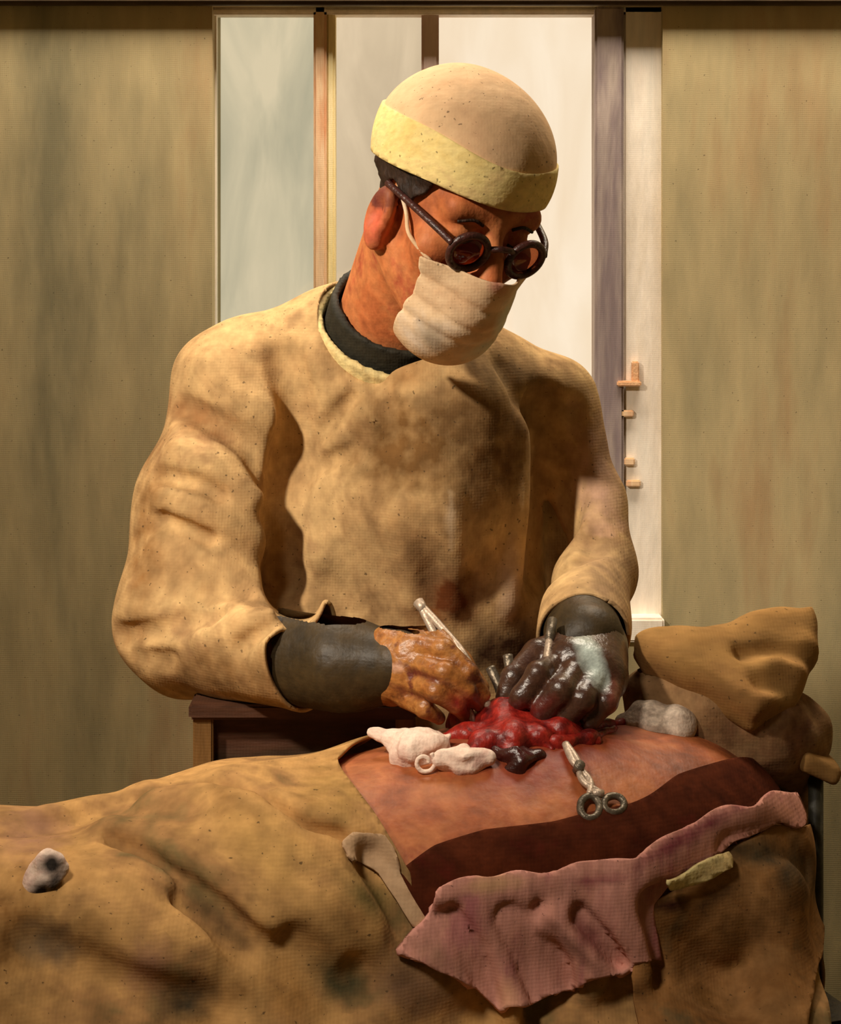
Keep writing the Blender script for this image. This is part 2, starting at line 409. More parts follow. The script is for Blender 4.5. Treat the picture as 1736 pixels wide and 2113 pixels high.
# ------------------------------------------------------------------ room
YW = 3.3
def wx(px, y=YW): return (px-CX)/F*y
def wz(py, y=YW): return CZ-(py-HY)/F*y
x0, x1, z0, z1 = wx(438), wx(1368), wz(1296), wz(12)
boxes('wall_back', [(-1.6, x0, YW, YW+0.14, 0, 2.9), (x1, 1.6, YW, YW+0.14, 0, 2.9), (x0, x1, YW, YW+0.14, 0, z0), (x0, x1, YW, YW+0.14, z1, 2.9)], M['wall'], bev=0, kind='structure')
boxes('wall_left', [(-1.74, -1.6, -0.9, YW+0.14, 0, 2.9)], M['wall'], bev=0, kind='structure')
boxes('wall_right', [(1.6, 1.74, -0.9, YW+0.14, 0, 2.9)], M['wall'], bev=0, kind='structure')
boxes('wall_front', [(-1.74, 1.74, -1.04, -0.9, 0, 2.9)], M['wall'], bev=0, kind='structure')
boxes('ceiling', [(-1.74, 1.74, -1.04, YW+0.14, 2.9, 3.0)], M['ceil'], bev=0, kind='structure')
boxes('floor', [(-1.74, 1.74, -1.04, YW+0.14, -0.1, 0)], M['floor'], bev=0, kind='structure')
boxes('trim_1', [(-1.55, 1.55, YW-0.03, YW-0.001, wz(9, YW-0.03), wz(9, YW-0.03)+0.045)], M['rail'], bev=0.006, kind='structure')

win = bpy.data.objects.new('window_1', None); C.objects.link(win); win.location = ((x0+x1)/2, YW+0.07, z0); win['kind'] = 'structure'
win['label'] = 'tall bright window behind the standing person, with mixed cream and grey bars, lit tones painted peach and yellow'
ya, yb = YW+0.02, YW+0.075
def bar(name, pa, pb, m, y_0=ya, y_1=yb, zt=None, zb=None, bev=0.004):
    return boxes(name, [(wx(pa, y_0), wx(pb, y_0), y_0, y_1, z0 if zb is None else zb, z1 if zt is None else zt)], m, win, bev)
sa = bar('mullion', 647, 674, M['frame_peach']); sa['label'] = 'cream mullion, its lit tones painted peach and yellow'
bar('mullion_lit_strip', 673, 692, M['mullion_lit_yellow'], ya+0.006)  # lit tones of the cream mullion painted as peach and yellow parts
bar('glazing_bar', 870, 906, M['frame_mauve'], ya+0.01)
bar('casement_stile', 1228, 1288, M['frame_grey'], ya-0.012)
bar('jamb', 1287, 1372, M['frame_white'], ya)
bar('jamb', 430, 446, M['frame_white'], ya+0.02)
bar('sill', 430, 1372, M['frame_white'], YW-0.02, yb, zt=z0+0.02, zb=z0-0.02)
bar('head_rail', 430, 1372, M['frame_white'], ya, yb, zt=z1, zb=z1-0.012)
yg = YW+0.055
def pane(pa, pb, m):
    return boxes('pane', [(wx(pa, yg), wx(pb, yg), yg, yg+0.004, z0+0.02, z1-0.01)], M[m], win, 0)
pane(444, 650, 'pane_blue'); pane(690, 872, 'pane_grey'); pane(904, 1232, 'pane_clear')
yl = ya-0.004
boxes('latch', [(wx(1303, yl), wx(1318, yl), yl-0.012, yl+0.004, wz(790, yl), wz(745, yl)),
                (wx(1272, yl), wx(1322, yl), yl-0.016, yl+0.004, wz(796, yl), wz(785, yl))], M['brass'], win, 0.002)
for (a, b, c, d) in [(1280, 1308, 846, 860), (1288, 1310, 944, 960), (1292, 1322, 990, 1004)]:
    boxes('hinge', [(wx(a, yl), wx(b, yl), yl-0.006, yl+0.004, wz(d, yl), wz(c, yl))], M['frame_peach'], win, 0.002)

# ------------------------------------------------------------------ table frame: u along the patient, v away from the camera
AO = P(1050, 1520, 1.93); AO[2] = 0
aa = math.radians(19); U = np.array([math.cos(aa), math.sin(aa), 0]); Vd = np.array([-math.sin(aa), math.cos(aa), 0])
RT = np.stack([U, Vd, np.array([0, 0, 1.0])], 1)            # columns: table axes
def loc_t(p): return (p-AO)@RT
def T3(u, v, z): return AO+u*U+v*Vd+np.array([0, 0, z])

# patient body
def patient_fn(p):
    q = loc_t(p)
    s = q*np.array([1, 0.76, 1.0])
    d = chain(s, [np.array(x, float) for x in [(-0.62, 0, 0.900), (-0.36, 0, 0.882), (-0.19, 0, 0.915), (0.02, 0, 0.94), (0.168, 0, 0.93)]], [0.105, 0.112, 0.124, 0.13, 0.12])
    for sv in (-1, 1): d = smin(d, cone(q, np.array([0.15, sv*0.06, 0.90]), np.array([0.19, sv*0.06, 0.88]), 0.07, 0.06), 0.04)
    d = smin(d, cone(q, np.array([-0.62, 0, 0.90]), np.array([-0.80, 0, 0.90]), 0.07, 0.055), 0.05)
    d = smin(d, ell(q, np.array([-0.90, 0, 0.945]), (0.11, 0.08, 0.09)), 0.03)
    for sv in (-1, 1):
        d = smin(d, chain(q, [np.array([-0.6, sv*0.13, 0.87]), np.array([-0.42, sv*0.13, 0.85]), np.array([-0.26, sv*0.12, 0.85])], [0.042, 0.036, 0.028]), 0.03)
    return d+0.002*wob(p, 3, 40)
def envelope(p, pf=None):
    q = loc_t(p)
    tab = rbox(q, np.array([-0.34, 0, 0.62]), (0.64, 0.225, 0.21), 0.03)
    return smin(patient_fn(p) if pf is None else pf, tab, 0.075)

# ------------------------------------------------------------------ operating table
tb = thing('operating_table', tuple(T3(-0.3, 0, 0)), 'iron operating table under the patient and the cloth sheets', 'table')
def tb_box(name, u0, u1, v0, v1, za, zb, m, parent=tb, bev=0.006):
    o = boxes(name, [(u0, u1, v0, v1, za, zb)], m, None, bev)
    for v in o.data.vertices:
        v.co = Vector(T3(v.co.x, v.co.y, v.co.z))
    o.parent = parent; o.matrix_parent_inverse = Matrix.Translation(parent.location).inverted()
    return o
tb_box('table_top', -1.0, 0.30, -0.2, 0.2, 0.74, 0.775, M['iron'])
tb_box('mattress', -1.0, 0.30, -0.195, 0.195, 0.775, 0.815, M['shoe'], bev=0.015)
for u, v in ((-0.9, -0.16), (-0.9, 0.16), (0.25, -0.16), (0.25, 0.16)):
    tb_box('leg', u-0.018, u+0.018, v-0.018, v+0.018, 0.0, 0.745, M['iron'])
lp = P(1684, 1574, 2.02)
V, Fc = tube([lp+np.array([0.0, 0.0, -0.27]), lp+np.array([0.0, 0, -0.006])], 0.008); mesh('leg_rest_post', V, Fc, M['iron'], tb)
V, Fc = tube([lp+np.array([0.0, 0.0, -0.262]), lp+np.array([-0.09, 0.0, -0.262])], 0.009); mesh('leg_rest_arm', V, Fc, M['iron'], tb)
Rl = np.array(Matrix.Rotation(math.radians(25), 3, 'Y'))
sdf_obj('leg_rest_pad', lambda p: rbox(p, lp, (0.021, 0.03, 0.0095), 0.006, Rl)+0.0015*wob(p, 5, 150), lp-0.05, lp+0.05, 0.004, M['tent'], tb)

# ------------------------------------------------------------------ patient
pt = thing('person', tuple(T3(-0.2, 0, 0.815)), 'person lying on the table under sheets, bare reddish-brown belly with open red wound', 'person')
WND = trace_l(patient_fn, [(900, 1500), (980, 1512), (1060, 1505), (1150, 1515), (1260, 1505)])
def pskin_stain(V):
    c = np.zeros((len(V), 4)); q = project(V)
    d = poly_sd(q, [(860, 1440), (1290, 1440), (1290, 1540), (1200, 1580), (1080, 1640), (960, 1590), (880, 1545)])
    c[:, :3] = s2l((128, 48, 28)); c[:, 3] = np.clip(0.75-d/45, 0, 1)*0.75
    return c
sdf_obj('body', patient_fn, AO+np.array([-1.1, -0.6, 0.76]), AO+np.array([0.6, 0.55, 1.2]), 0.0075, M['pskin'], pt, stain_light=pskin_stain)
lob = [((1065, 1478), .034, .021), ((925, 1500), .028, .012), ((985, 1500), .030, .014), ((1135, 1510), .030, .015), ((1205, 1512), .026, .012), ((1250, 1500), .022, .009),
       ((1010, 1530), .028, .013), ((1085, 1530), .032, .015)]
lobc = [(trace(patient_fn, *a), r, h) for a, r, h in lob]
wc = trace(patient_fn, 1050, 1500)
rays = [([wc, trace(patient_fn, *b), trace(patient_fn, *e)], r) for b, e, r in [((960, 1495), (880, 1494), .015), ((960, 1515), (905, 1526), .013), ((1000, 1535), (975, 1556), .014), ((1060, 1535), (1050, 1566), .016),
        ((1120, 1530), (1150, 1552), .014), ((1160, 1515), (1230, 1530), .013), ((1170, 1505), (1285, 1494), .013), ((1120, 1485), (1170, 1478), .013), ((985, 1480), (940, 1478), .012)]]
def wound_fn(p):
    d = ell(p, trace_c, (.040, .030, .022))
    for l, r in rays: d = smin(d, chain(p, l, [r, r, r*0.35], 0.004), 0.006)
    return d+0.0030*wob(p, 11, 95)+0.0008*wob(p, 12, 300)
trace_c = trace(patient_fn, 1062, 1488)
sdf_obj('wound', wound_fn, P(850, 1640, 1.85)-np.array([0, 0.1, 0.02]), P(1300, 1420, 2.05)+np.array([0, .05, 0.02]), 0.0028, M['flesh'], pt)
drk = [trace(patient_fn, *a) for a in [(1030, 1560), (1070, 1572), (1110, 1556)]]
sdf_obj('blood_clot', lambda p: chain(p, drk, [0.006, 0.012, 0.006], 0.01)+0.003*wob(p, 14, 260), drk[1]-0.06, drk[1]+0.06, 0.0028, M['flesh_dark'], pt)
drk2 = [trace(patient_fn, *a) for a in [(1150, 1535), (1210, 1530), (1285, 1498)]]
sdf_obj('blood_streak', lambda p: chain(p, drk2, [0.008, 0.007, 0.003], 0.01)+0.002*wob(p, 15, 260), drk2[1]-0.09, drk2[1]+0.09, 0.003, M['flesh'], pt)

# ------------------------------------------------------------------ sheets over the patient
OPEN = [(830, 1250), (805, 1488), (695, 1562), (770, 1672), (845, 1800), (868, 1905), (960, 1880), (1300, 1800), (1500, 1735), (1650, 1660), (1680, 1600), (1690, 1480), (1690, 1250)]
FOLDS = [([(440, 1622), (520, 1640), (580, 1690), (620, 1725), (690, 1735)], 0.045, 0.011),
         ([(300, 1655), (340, 1640), (390, 1650)], 0.014, 0.009),
         ([(235, 1738), (320, 1775), (400, 1825), (460, 1870), (525, 1935)], 0.022, 0.011),
         ([(370, 1870), (440, 1900), (500, 1950)], 0.020, 0.014),
         ([(0, 1700), (120, 1690), (240, 1660)], 0.012, 0.018),
         ([(760, 1780), (800, 1830), (850, 1905)], 0.030, 0.018),
         ([(600, 1960), (640, 2010), (690, 2060), (740, 2030)], 0.026, 0.020),
         ([(60, 1950), (160, 1990), (330, 2060), (420, 2100)], 0.022, 0.022)]
RIDGES = [([(330, 1665), (430, 1652), (510, 1672), (565, 1715), (610, 1755), (665, 1770)], -0.034, 0.017), ([(560, 1640), (640, 1690), (700, 1710)], -0.008, 0.016), ([(230, 1715), (330, 1755), (420, 1805), (480, 1850), (545, 1910)], -0.015, 0.015), ([(100, 1675), (200, 1660), (300, 1640)], -0.012, 0.018), ([(240, 1725), (320, 1720), (390, 1765)], -0.0112, 0.02), ([(480, 1700), (560, 1760), (640, 1850)], -0.0192, 0.035),
          ([(120, 1860), (240, 1880), (330, 1960)], -0.0224, 0.05), ([(690, 1690), (740, 1760), (780, 1880)], -0.0096, 0.03)]
f_env = lambda p: envelope(p)-0.012
def sheet0(p, en=None):
    tu = np.clip((-0.150-loc_t(p)[:, 0])/0.14, 0, 1)
    return (envelope(p) if en is None else en)-0.010-0.020*tu*tu*(3-2*tu)
fold3 = [(trace_l(sheet0, l), a, w) for l, a, w in FOLDS+RIDGES]
pk = [(trace_l(f_env, l), a, w) for l, a, w in [
    ([(1190, 1890), (1245, 1935), (1285, 1975)], 0.018, 0.012), ([(1325, 1860), (1340, 1930), (1345, 2000)], 0.016, 0.012), ([(1045, 1890), (1085, 1970), (1110, 2060)], 0.012, 0.013),
    ([(940, 1880), (985, 1960), (1015, 2060)], 0.013, 0.012), ([(1110, 1870), (1150, 1940), (1175, 2030)], 0.010, 0.011),
    ([(900, 1835), (1000, 1812), (1200, 1795), (1310, 1776), (1420, 1715), (1540, 1668), (1650, 1645)], -0.018, 0.014), ([(1140, 1890), (1200, 1960), (1215, 2030)], -0.013, 0.016),
    ([(965, 1880), (1030, 1990), (1060, 2070)], -0.011, 0.016), ([(1260, 1850), (1300, 1930), (1310, 1990)], -0.012, 0.018)]]
bk = [(trace_l(f_env, l), a, w) for l, a, w in [([(1350, 1870), (1400, 1880), (1440, 1900)], 0.014, 0.016), ([(1500, 1740), (1560, 1735), (1620, 1745), (1660, 1790)], 0.012, 0.014),
      ([(1450, 1900), (1520, 1980), (1540, 2080)], 0.012, 0.03), ([(1600, 1850), (1620, 1950), (1600, 2060)], -0.012, 0.03)]]
def sheet_fn(p, full=False):
    pf = patient_fn(p); en = envelope(p, pf)
    d = sheet0(p, en)
    for l, a, w in fold3+pk+bk: d = crease(d, p, l, a, w)
    d = np.minimum(d+0.0035*wob(p, 21, 28, 5)+0.0015*wob(p, 22, 75, 5), pf-0.004)
    return (d, en) if full else d
def mixst(V, spots):
    c = np.zeros((len(V), 4)); q = project(V)
    for (x, y, rx, ry, ang, col, al) in spots:
        a = math.radians(ang); dx, dy = q[:, 0]-x, q[:, 1]-y
        e = np.sqrt(((dx*math.cos(a)+dy*math.sin(a))/rx)**2+((-dx*math.sin(a)+dy*math.cos(a))/ry)**2)
        w = np.clip(1.4-e*1.0, 0, 1)*al
        m = w > c[:, 3]
        c[m, :3] = s2l(col); c[:, 3] = np.maximum(c[:, 3], w)
    return c
def sheet_patches(V):  # olive, dark and pale tan patches, some along the folds
    return mixst(V, [(700, 2020, 60, 45, 30, (84, 78, 52), .9), (760, 1850, 70, 35, 40, (98, 84, 46), .8), (390, 2060, 60, 40, -30, (70, 62, 48), .9),
                     (300, 1990, 50, 60, 0, (150, 108, 84), .6), (60, 1720, 70, 60, 0, (160, 118, 92), .7), (100, 1950, 60, 40, 20, (100, 88, 72), .7),
                     (560, 1760, 120, 60, 40, (200, 156, 92), .7), (600, 2060, 50, 70, -20, (180, 132, 74), .7), (860, 2040, 90, 60, 30, (140, 106, 78), .8),
                     (690, 1640, 60, 50, 40, (150, 118, 62), .5), (450, 1900, 70, 22, 38, (76, 58, 38), .7)])
def sheet_region(V):
    q = project(V); t = loc_t(V)
    op = -poly_sd(q+np.stack([5*wob(V, 31, 60), 5*wob(V, 32, 60)], 1), OPEN)
    op = np.where(t[:, 1] > 0.2, -1e3, op)
    r = op*0.0005
    return np.maximum.reduce([r, -(t[:, 2]-0.58)-0.012*wob(V, 33, 20), V[:, 0]-0.2005*V[:, 1]-0.026+0.02*np.clip((0.985-V[:, 2])/0.09, 0, 1)-0.006*wob(V, 34, 30), -0.80-t[:, 0]])
sh = cloth('ochre_sheet', sheet_fn, AO+np.array([-1.0, -0.75, 0.55]), AO+np.array([0.5, 0.5, 1.2]), 0.0064, sheet_region, M['ochre'], stain_light=sheet_patches)
tag(sh, 'large creased ochre sheet over the patient, hanging down the near side of the table', 'sheet')

# maroon layer painting the shade on the patient's flank
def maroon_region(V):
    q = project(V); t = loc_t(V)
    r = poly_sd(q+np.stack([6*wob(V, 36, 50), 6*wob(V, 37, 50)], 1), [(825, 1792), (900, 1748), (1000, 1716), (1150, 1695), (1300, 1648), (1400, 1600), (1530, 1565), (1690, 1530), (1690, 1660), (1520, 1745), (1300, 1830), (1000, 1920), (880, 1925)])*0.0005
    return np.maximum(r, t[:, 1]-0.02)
o = cloth('maroon_flank_shade', lambda p: envelope(p)-0.007+0.0008*wob(p, 38, 60), AO+np.array([-0.3, -0.45, 0.78]), AO+np.array([0.42, 0.2, 1.12]), 0.0055, maroon_region, M['maroon'], solid=0.002)
tag(o, 'dark maroon layer painting the shaded flank of the belly above the pink towel', 'sheet')

# pink towel
PINK = [(815, 1962), (868, 1900), (915, 1835), (990, 1800), (1100, 1798), (1200, 1782), (1310, 1765), (1420, 1700), (1540, 1655), (1650, 1632), (1662, 1690), (1560, 1712), (1500, 1745), (1380, 1830), (1355, 1870), (1365, 1985), (1250, 2010), (1150, 2050), (1090, 2075), (1020, 2082), (985, 2040), (905, 2010)]
def pink_fn(p):
    d, en = sheet_fn(p, True)
    return np.minimum(d-0.009, en-0.013)+0.0012*wob(p, 42, 110, 5)
def pink_region(V):
    q = project(V); t = loc_t(V)
    return np.maximum(poly_sd(q+np.stack([8*wob(V, 43, 110), 8*wob(V, 44, 110)], 1), PINK)*0.0005, t[:, 1]-0.05)
def pink_patches(V):  # dark strips along folds and rolled edge, plus paler patches
    return mixst(V, [(1020, 1825, 60, 20, -5, (196, 150, 112), .9), (1420, 1725, 130, 16, -30, (124, 52, 62), .8), (1240, 1815, 60, 10, -5, (146, 74, 80), .7), (1215, 1930, 50, 22, 50, (130, 70, 66), .7),
                     (1050, 2060, 22, 40, -20, (212, 156, 124), .9), (1180, 1950, 80, 12, 45, (110, 70, 56), .6), (1600, 1680, 60, 26, -15, (160, 108, 80), .7), (900, 1975, 60, 30, 30, (160, 116, 96), .8)])
o = cloth('pink_towel', pink_fn, AO+np.array([-0.35, -0.55, 0.75]), AO+np.array([0.5, 0.2, 1.15]), 0.005, pink_region, M['pink'], solid=0.006, stain_light=pink_patches)
tag(o, 'dusty pink towel with a rolled edge hanging over the near side of the table', 'towel')

# brown sheet at the right end
BRN = [(1330, 1865), (1390, 1835), (1500, 1760), (1590, 1705), (1690, 1690), (1700, 1900), (1690, 2050), (1640, 2200), (1330, 2200), (1300, 2020)]
def brn_fn(p):
    return sheet_fn(p)-0.007+0.001*wob(p, 52, 80)
o = cloth('brown_sheet', brn_fn, AO+np.array([0.0, -0.5, 0.7]), AO+np.array([0.55, 0.25, 1.1]), 0.006, lambda V: np.maximum.reduce([poly_sd(project(V)+np.stack([9*wob(V, 53, 60), 9*wob(V, 54, 60)], 1), BRN)*0.0005, loc_t(V)[:, 1]-0.02, 0.74-V[:, 2]]), M['brown'], solid=0.004,
          stain_light=lambda V: mixst(V, [(1560, 1760, 90, 30, 10, (70, 62, 46), .8), (1650, 1800, 50, 60, 0, (74, 66, 50), .7), (1480, 1850, 60, 14, -35, (70, 46, 28), .7), (1380, 1870, 40, 14, 0, (66, 34, 26), .9)]))  # fold shadow painted dark at the left notch, with other dark patches
tag(o, 'brown sheet with dark patches and painted fold shade, hanging from the right end of the table beside the pink towel', 'sheet')

# cream highlights below the towel edge, painted as a thin strip
o = cloth('cream_highlight', lambda p: pink_fn(p)-0.005, AO+np.array([0.0, -0.5, 0.75]), AO+np.array([0.5, 0.1, 1.1]), 0.005,
          lambda V: np.maximum(poly_sd(project(V)+np.stack([7*wob(V, 62, 160), 7*wob(V, 63, 160)], 1), [(1375, 1822), (1420, 1800), (1460, 1768), (1508, 1752), (1510, 1780), (1470, 1806), (1430, 1838), (1385, 1842)])*0.0005, loc_t(V)[:, 1]-0.02), M['cream'], solid=0.003)
tag(o, 'small cream strip painting a highlight under the right edge of the pink towel', 'cloth')
# pale tape on the sheet edge
o = cloth('pale_tape', lambda p: sheet_fn(p)-0.006, AO+np.array([-0.5, -0.5, 0.75]), AO+np.array([0.1, 0.1, 1.15]), 0.005,
          lambda V: np.maximum(poly_sd(project(V)+np.stack([3*wob(V, 64, 90), 3*wob(V, 65, 90)], 1), [(706, 1740), (730, 1715), (790, 1718), (808, 1745), (822, 1800), (850, 1850), (880, 1905), (852, 1920), (820, 1860), (775, 1800), (725, 1775)])*0.0005, loc_t(V)[:, 1]-0.02), M['tape'], solid=0.003)
tag(o, 'pale beige tape strip along the edge of the ochre sheet beside the belly', 'tape')

# tented drape at the right
TA, TB, TC = P(1320, 1318, 2.02), P(1690, 1230, 2.10), P(1565, 1462, 1.955)
tn = np.cross(TB-TA, TC-TA); tn /= np.linalg.norm(tn); tn = tn if tn[1] < 0 else -tn
te = (TB-TA)/np.linalg.norm(TB-TA); tf = np.cross(tn, te)
def onplane(px, py):
    d = P(px, py, 1.0)-A0; t = ((TA-A0)@tn)/(d@tn); return A0+d*t
A0 = np.array([0, 0, CZ])
TPOLY = [(1308, 1308), (1450, 1276), (1600, 1240), (1696, 1226), (1706, 1330), (1660, 1425), (1565, 1468), (1440, 1402), (1340, 1350)]
TP2 = [((q-TA)@te, (q-TA)@tf) for q in [onplane(*a) for a in TPOLY]]
tcr = [([onplane(*a) for a in l], am, w) for l, am, w in [([(1530, 1356), (1600, 1346), (1680, 1352)], 0.016, 0.012), ([(1570, 1415), (1620, 1405), (1690, 1420)], 0.014, 0.014),
       ([(1345, 1322), (1450, 1330), (1580, 1360)], -0.006, 0.02), ([(1400, 1360), (1500, 1400), (1570, 1440)], -0.006, 0.02)]]
def tent_fn(p):
    r = p-TA; h = r@tn
    q = np.stack([r@te, r@tf], 1)
    d2 = poly_sd(q, TP2)+0.008
    d = smax(np.abs(h+0.018)-0.018, d2, 0.018)-0.004
    d = smax(d, d2-0.006, 0.004)
    for l, a, w in tcr: d = crease(d, p, l, a, w)
    return d+0.003*wob(p, 71, 45)+0.0012*wob(p, 72, 130)
o = sdf_obj('tented_drape', tent_fn, P(1280, 1560, 1.9), P(1780, 1060, 2.3), 0.005, M['tent'])
tag(o, 'pointed ochre drape tented at the right edge, with a dark gap under its lower fold', 'drape')
lcr = [(PP([(1330, 1440, 1.95), (1400, 1420, 1.95), (1480, 1450, 1.95)]), 0.008, 0.012), (PP([(1420, 1500, 1.94), (1480, 1520, 1.94)]), 0.01, 0.014)]
def tlow_fn(p):
    d = chain(p, PP([(1345, 1440, 2.035), (1440, 1470, 2.03), (1570, 1505, 2.03), (1640, 1500, 2.05)]), [0.030, 0.044, 0.046, 0.03], 0.03)
    d = smin(d, chain(p, PP([(1390, 1480, 2.03), (1580, 1520, 2.05)]), [0.03, 0.04]), 0.03)
    d = smin(d, chain(p, PP([(1600, 1530, 2.05), (1632, 1620, 2.06), (1632, 1740, 2.06)]), [0.04, 0.032, 0.026]), 0.03)
    for l, a, w in lcr: d = crease(d, p, l, a, w)
    return d+0.004*wob(p, 73, 60)+0.002*wob(p, 74, 150)
o = sdf_obj('bunched_drape', tlow_fn, P(1270, 2060, 1.9), P(1760, 1300, 2.25), 0.005, M['tent_low'])
tag(o, 'greyish brown drape bunched under the tented ochre drape, right of the wound', 'drape')
gp = trace(tlow_fn, 1365, 1492)
def gpad(p):
    d = ell(p, gp, (0.034, 0.03, 0.020)); d = smin(d, ell(p, gp+np.array([-0.022, 0, -0.006]), (0.018, 0.02, 0.014)), 0.015)
    return d+0.0035*wob(p, 76, 120)+0.002*wob(p, 77, 300)
M['gauze_grey'] = paint('grey_white_cloth', [(196, 178, 160), (214, 194, 174), (180, 160, 142)], 30, rough=0.9, spec=0.1)
o = sdf_obj('grey_swab', gpad, gp-0.07, gp+0.07, 0.0035, M['gauze_grey'])
tag(o, 'greyish white cloth pad bunched right of the wound, below the tented drape', 'swab')

# ------------------------------------------------------------------ wooden side stand behind the patient
sx0, sx1, sy0, sy1 = wx(398, 2.06), wx(860, 2.06), 2.06, 2.13
st = thing('side_stand', ((sx0+sx1)/2, 2.1, 0), 'brown wooden side stand with a dark top, between the patient and the standing person', 'stand')
zt = wz(1452, 2.06)
boxes('stand_top', [(sx0-0.004, sx1, sy0-0.006, sy1+0.004, zt-0.016, zt)], M['wood_dark'], st, 0.003)
boxes('apron', [(sx0+0.018, sx1-0.01, sy0+0.016, sy0+0.026, zt-0.20, zt-0.014)], M['wood_dark'], st, 0.002)
for xa, m in ((sx0, M['wood']), (sx1-0.022, M['wood'])):
    for yq in (sy0, sy1-0.022):
        boxes('leg', [(xa, xa+0.021, yq, yq+0.021, 0, zt-0.014)], m, st, 0.002)

# ------------------------------------------------------------------ standing person
HS = 1.05
def rotm(yaw, pitch, roll):
    cr, sr, cy, sy, cp, sp = math.cos(roll), math.sin(roll), math.cos(yaw), math.sin(yaw), math.cos(pitch), math.sin(pitch)
    return np.array([[cr, 0, sr], [0, 1, 0], [-sr, 0, cr]])@np.array([[cy, -sy, 0], [sy, cy, 0], [0, 0, 1]])@np.array([[1, 0, 0], [0, cp, -sp], [0, sp, cp]])
HR = rotm(math.radians(31), math.radians(25), math.radians(8))
HD = 2.12
eye_mid = HR@(HS*np.array([0, -0.110, -0.010]))
HO = P(1027, 530, HD+eye_mid[1])-eye_mid
def H(x, y, z): return HO+HR@(HS*np.array([x, y, z]))
def hl(p): return (p-HO)@HR/HS
def A3(*a): return np.array(a, float)
def skull(q):
    d = ell(q, A3(0, 0.012, 0.036), (0.076, 0.096, 0.080))
    d = smin(d, ell(q, A3(0, -0.035, -0.03), (0.063, 0.055, 0.075)), 0.03)
    d = smin(d, chain(q, [A3(0, -0.045, -0.075), A3(0, -0.068, -0.105)], [0.045, 0.024]), 0.03)
    for s in (-1, 1):
        d = smin(d, cone(q, A3(s*0.055, 0.0, -0.055), A3(s*0.02, -0.062, -0.105), 0.022, 0.020), 0.025)
        d = smin(d, ell(q, A3(s*0.045, -0.068, -0.028), (0.022, 0.018, 0.018)), 0.02)
    return d
def face(q):
    d = skull(q)
    d = smin(d, cone(q, A3(-0.042, -0.076, 0.020), A3(0.042, -0.076, 0.020), 0.013, 0.013), 0.018)
    for s in (-1, 1):
        d = smax(d, -ell(q, A3(s*0.032, -0.097, -0.001), (0.017, 0.012, 0.010)), 0.012)
        d = smin(d, ell(q, A3(s*0.032, -0.079, -0.003), (0.0145, 0.0135, 0.0125)), 0.004)
    d = smin(d, chain(q, [A3(0, -0.088, 0.010), A3(0, -0.103, -0.018), A3(0, -0.114, -0.036)], [0.0085, 0.010, 0.0125], 0.01), 0.010)
    for s in (-1, 1): d = smin(d, ell(q, A3(s*0.012, -0.100, -0.040), (0.009, 0.011, 0.008)), 0.008)
    d = smin(d, ell(q, A3(0, -0.092, -0.069), (0.024, 0.010, 0.006)), 0.006)
    d = smin(d, ell(q, A3(0, -0.090, -0.080), (0.020, 0.010, 0.007)), 0.006)
    for s in (-1, 1):
        e = ell(q, A3(s*0.080, -0.008, -0.030), (0.012, 0.019, 0.033))
        e = smax(e, -ell(q, A3(s*0.093, -0.012, -0.024), (0.010, 0.011, 0.019)), 0.005)
        e = smin(e, ell(q, A3(s*0.079, -0.014, -0.056), (0.009, 0.011, 0.010)), 0.006)
        d = smin(d, e, 0.006)
    return d
NB = P(800, 720, 2.27); NT = H(0, 0.03, -0.05)
SHL, SHR = P(510, 830, 2.28), P(1110, 850, 2.30)
ELL_, ELR = P(385, 1288, 2.17), P(1205, 1195, 2.20)
WRL, WRR = P(640, 1362, 2.03), P(1203, 1318, 2.03)
def body_fn(p):
    d = face(hl(p))*HS
    d = smin(d, cone(p, NB, NT, 0.068, 0.062), 0.03)
    s = p*A3(1, 1.35, 1)
    def sc(a): return a*A3(1, 1.35, 1)
    d2 = chain(s, [sc(P(810, 860, 2.30)), sc(P(840, 1250, 2.32)), sc(P(840, 1400, 2.32))], [0.105, 0.105, 0.11])/1.2
    d = smin(d, d2, 0.05)
    d = smin(d, chain(p, [SHL, ELL_, WRL, P(760, 1372, 2.0)], [0.042, 0.034, 0.028, 0.024], 0.01), 0.05)
    d = smin(d, chain(p, [P(1150, 850, 2.31), P(1222, 1030, 2.275), P(1230, 1180, 2.215), P(1208, 1312, 2.045)], [0.018, 0.014, 0.020, 0.024], 0.008), 0.05)
    d = smin(d, cone(p, NB, SHL, 0.05, 0.04), 0.03); d = smin(d, cone(p, NB, P(1150, 845, 2.315), 0.05, 0.025), 0.03)
    hip = P(840, 1420, 2.32)
    for sx in (-1, 1):
        d = smin(d, chain(p, [hip+A3(sx*0.08, 0, -0.02), A3(hip[0]+sx*0.09, 2.33, 0.52), A3(hip[0]+sx*0.09, 2.36, 0.09)], [0.085, 0.06, 0.042], 0.02), 0.04)
    return d
dr = thing('person', (NB[0], 2.33, 0), 'person standing bent over the table in tan gown, pale cap, face mask and round glasses', 'person')
def skin_stain(V):
    q = hl(V); c = np.zeros((len(V), 4)); c[:, :3] = s2l((206, 96, 70))
    e = np.linalg.norm((q-A3(-0.085, -0.012, -0.044))/A3(0.014, 0.014, 0.022), axis=1)
    c[:, 3] = np.clip(1.5-e, 0, 0.8)
    e2 = np.linalg.norm((q-A3(-0.086, -0.004, -0.006))/A3(0.014, 0.02, 0.014), axis=1)
    m = e2 < 1.3; c[m, :3] = s2l((104, 44, 40)); c[m, 3] = 0.7
    return c
def body_mesh():
    Va, Qa = nets(body_fn, A3(-0.36, 1.93, 0.03), A3(0.33, 2.52, 1.80), 0.005)
    return settle(body_fn, Va, 1), Qa
Vb, Qb = body_mesh()
mesh('body', Vb, Qb, M['skin'], dr, stain_light=skin_stain)

